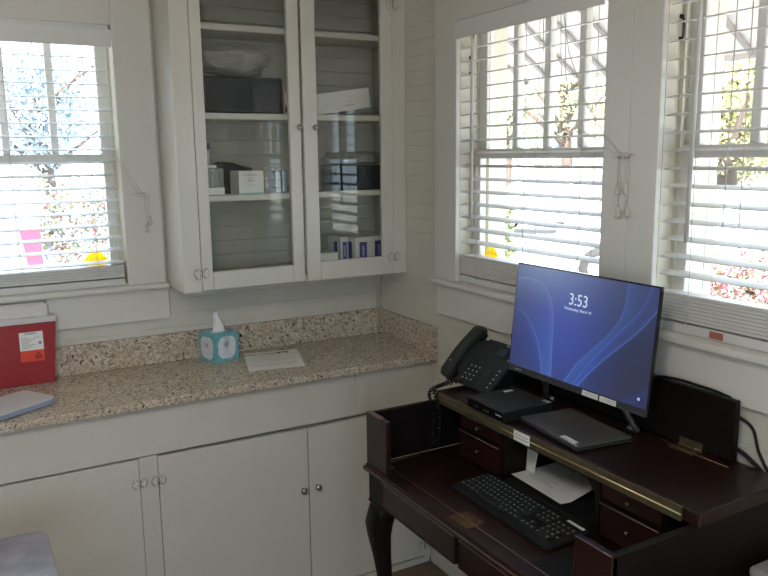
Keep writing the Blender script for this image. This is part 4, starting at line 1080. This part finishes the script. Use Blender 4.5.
tree(-2.9, 14.5, 6.0, 1.7, 'leafblue', 'blue-green tree seen through the left window behind the white car', 1, 9000, .055, .45)
tree(.3, 16.0, 5.0, 1.8, 'leafblue', 'smaller blue-green tree seen through the right half of the left window', 2, 6000, .06)
tree(-6.2, 17, 6.5, 2.4, 'leafblue', 'tall blue-green tree at the far left beyond the left window', 5, 6000, .07)
tree(9.8, 5.6, 5.2, 2.3, 'leafyellow', 'yellow-green tree seen through the right-hand window', 3, 30000, .05, .42)
tree(19.0, 12.2, 5.8, 1.8, 'leafgreen', 'green tree behind the yellow-green tree beyond the right-hand window', 8, 14000, .06, .42)
tree(13.6, 13.6, 6.4, 2.1, 'leafyellow', 'pale yellow tree seen at the right of the middle window', 4, 7000, .06, .55)
tree(15.5, 18.6, 5.4, 1.8, 'leafgreen', 'sparse tree seen through the left of the middle window', 6, 2600, .07)
def bush(name, blobs, n, size, mats, label, cat, seed):
    mb = MB(); foliage(mb, blobs, n, size, mats, seed); o = mb.build(name, None, recalc=False); return tag(o, label, cat)
bush('flowering_hedge', [(1.80+.05*math.sin(k*3), -.10-k*.10, .88-(k%3)*.2, .26, 1.25) for k in range(0, 17)]+[(1.74, -.12-k*.1, 1.09, .16, .9) for k in range(0, 17)], 48000, .0145, ['flower', 'blossom', 'blossom', 'leafgreen', 'carton', 'leafyellow', 'carton', 'bark'], 'pink flowering hedge just outside the right-hand window', 'hedge', 21)
bush('small_shrub', [(2.5, 2.27, .45+.16*k, .12, 1.2) for k in range(-4, 6)], 1400, .035, ['leafgreen', 'leafyellow'], 'narrow green shrub seen low at the left of the middle window', 'shrub', 23)
bush('dense_shrub', [(-.35+.75*k, 12.2, .5, .6, 1.5) for k in range(4)], 9000, .05, ['leafblue', 'leafgreen', 'pink'], 'dark shrubs behind the white car outside the left window', 'shrub', 24)

def car(x, y, rz, paint, label, L=4.4, Wd=1.75, Hh=1.65, group='cars parked outside'):
    t = local('parked_car', label, 'car', (x, y, GZ), rz, group)
    b = [(-L/2, .35), (-L/2+.03, .95), (-L/2+.18, 1.02), (-L/2+.30, Hh-.08), (-L/2+.55, Hh), (L*.05, Hh), (L*.2, Hh-.12), (L*.33, 1.05), (L/2-.15, .92), (L/2, .7), (L/2, .35)]
    mb = MB(); mb.prism([(p, -Wd/2, q) for p, q in b], (0, Wd, 0), paint, .05); mb.build('car_body', t)
    mb = MB()
    for sy in (-1, 1):
        y0 = sy*(Wd/2+.002)
        mb.prism([(-L/2+.42, y0, 1.05), (-L/2+.5, y0, Hh-.12), (-.35, y0, Hh-.1), (-.35, y0, 1.05)], (0, sy*.006, 0), 'carglass')
        mb.prism([(-.25, y0, 1.05), (-.25, y0, Hh-.1), (L*.05, y0, Hh-.1), (L*.18, y0, Hh-.2), (L*.28, y0, 1.05)], (0, sy*.006, 0), 'carglass')
    mb.prism([(-L/2+.19, -.7, 1.06), (-L/2+.295, -.62, Hh-.12), (-L/2+.295, .62, Hh-.12), (-L/2+.19, .7, 1.06)], (-.012, 0, 0), 'carglass')
    mb.prism([(L*.215, -.62, Hh-.14), (L*.325, -.7, 1.07), (L*.325, .7, 1.07), (L*.215, .62, Hh-.14)], (.02, 0, .02), 'carglass')
    mb.build('car_windows', t)
    for sx in (-L*.32, L*.32):
        for sy in (-1, 1):
            w_ = MB().lathe((sx, sy*(Wd/2-.10), .33), (0, sy, 0), [(.33, -.1), (.33, .11), (.22, .12)], 'tyre', 20).build('wheel', t)
            MB().lathe((sx, sy*(Wd/2-.10), .33), (0, sy, 0), [(.21, .12), (.19, .135), (.05, .14)], 'steel', 14).build('hub_cap', w_)
    for sy in (-1, 1):
        MB().prism([(-L/2-.004, sy*(Wd/2-.05), .78), (-L/2+.0, sy*(Wd/2-.22), .80), (-L/2+.10, sy*(Wd/2-.26), 1.24), (-L/2+.12, sy*(Wd/2-.03), 1.24)], (-.05, 0, 0), 'taillight', .01).build('tail_light', t)
        MB().box((L/2-.03, sy*(Wd/2-.1), .66), (L/2+.012, sy*(Wd/2-.45), .8), 'white', .02).build('head_lamp', t)
    MB().box((-L/2-.05, -Wd/2+.03, .38), (-L/2+.1, Wd/2-.03, .62), paint, .04).build('bumper', t)
car(-1.80, 8.95, math.radians(96), 'carwhite', 'white car with red tail light seen through the left window', Hh=1.72)
car(12.2, 12.2, math.radians(135), 'carwhite', 'white car parked outside, seen through the lower middle window')
car(8.4, 4.9, math.radians(132), 'carwhite', 'low white car with dark windows parked outside, seen through the right-hand window', Hh=1.45)
def house(x, y, rz, L, D, H, label):
    t = local('neighbour_house', label, 'house', (x, y, GZ), rz)
    MB().box((-L/2, -D/2, 0), (L/2, D/2, H), 'house').build('house_wall', t)
    MB().prism([(-L/2-.3, -D/2-.4, H), (-L/2-.3, 0, H+1.6), (-L/2-.3, D/2+.4, H)], (L+.6, 0, 0), 'roof').build('house_roof', t)
    for q in (-.33, 0, .33):
        x0 = q*L; w_ = MB().box((x0-.5, -D/2-.05, .9), (x0+.5, -D/2+.02, 2.4), 'carglass').build('house_window', t)
        mb = MB()
        for a in (-.5, -.17, .17, .5): mb.box((x0+a-.025, -D/2-.08, .9), (x0+a+.025, -D/2-.045, 2.4), 'white')
        for a in (.9, 1.28, 1.65, 2.02, 2.4): mb.box((x0-.5, -D/2-.08, a-.02), (x0+.5, -D/2-.045, a+.02), 'white')
        mb.build('glazing_bars', w_)
house(24.0, 21.0, math.radians(-50), 9, 5, 2.7, 'white house with gridded windows across the road')
house(3.4, 26.0, math.radians(3), 7, 5, 3.2, 'white house beyond the trees seen through the left window')
for o in bpy.data.objects:
    if o.type == 'MESH' and '_o' in o: del o['_o']
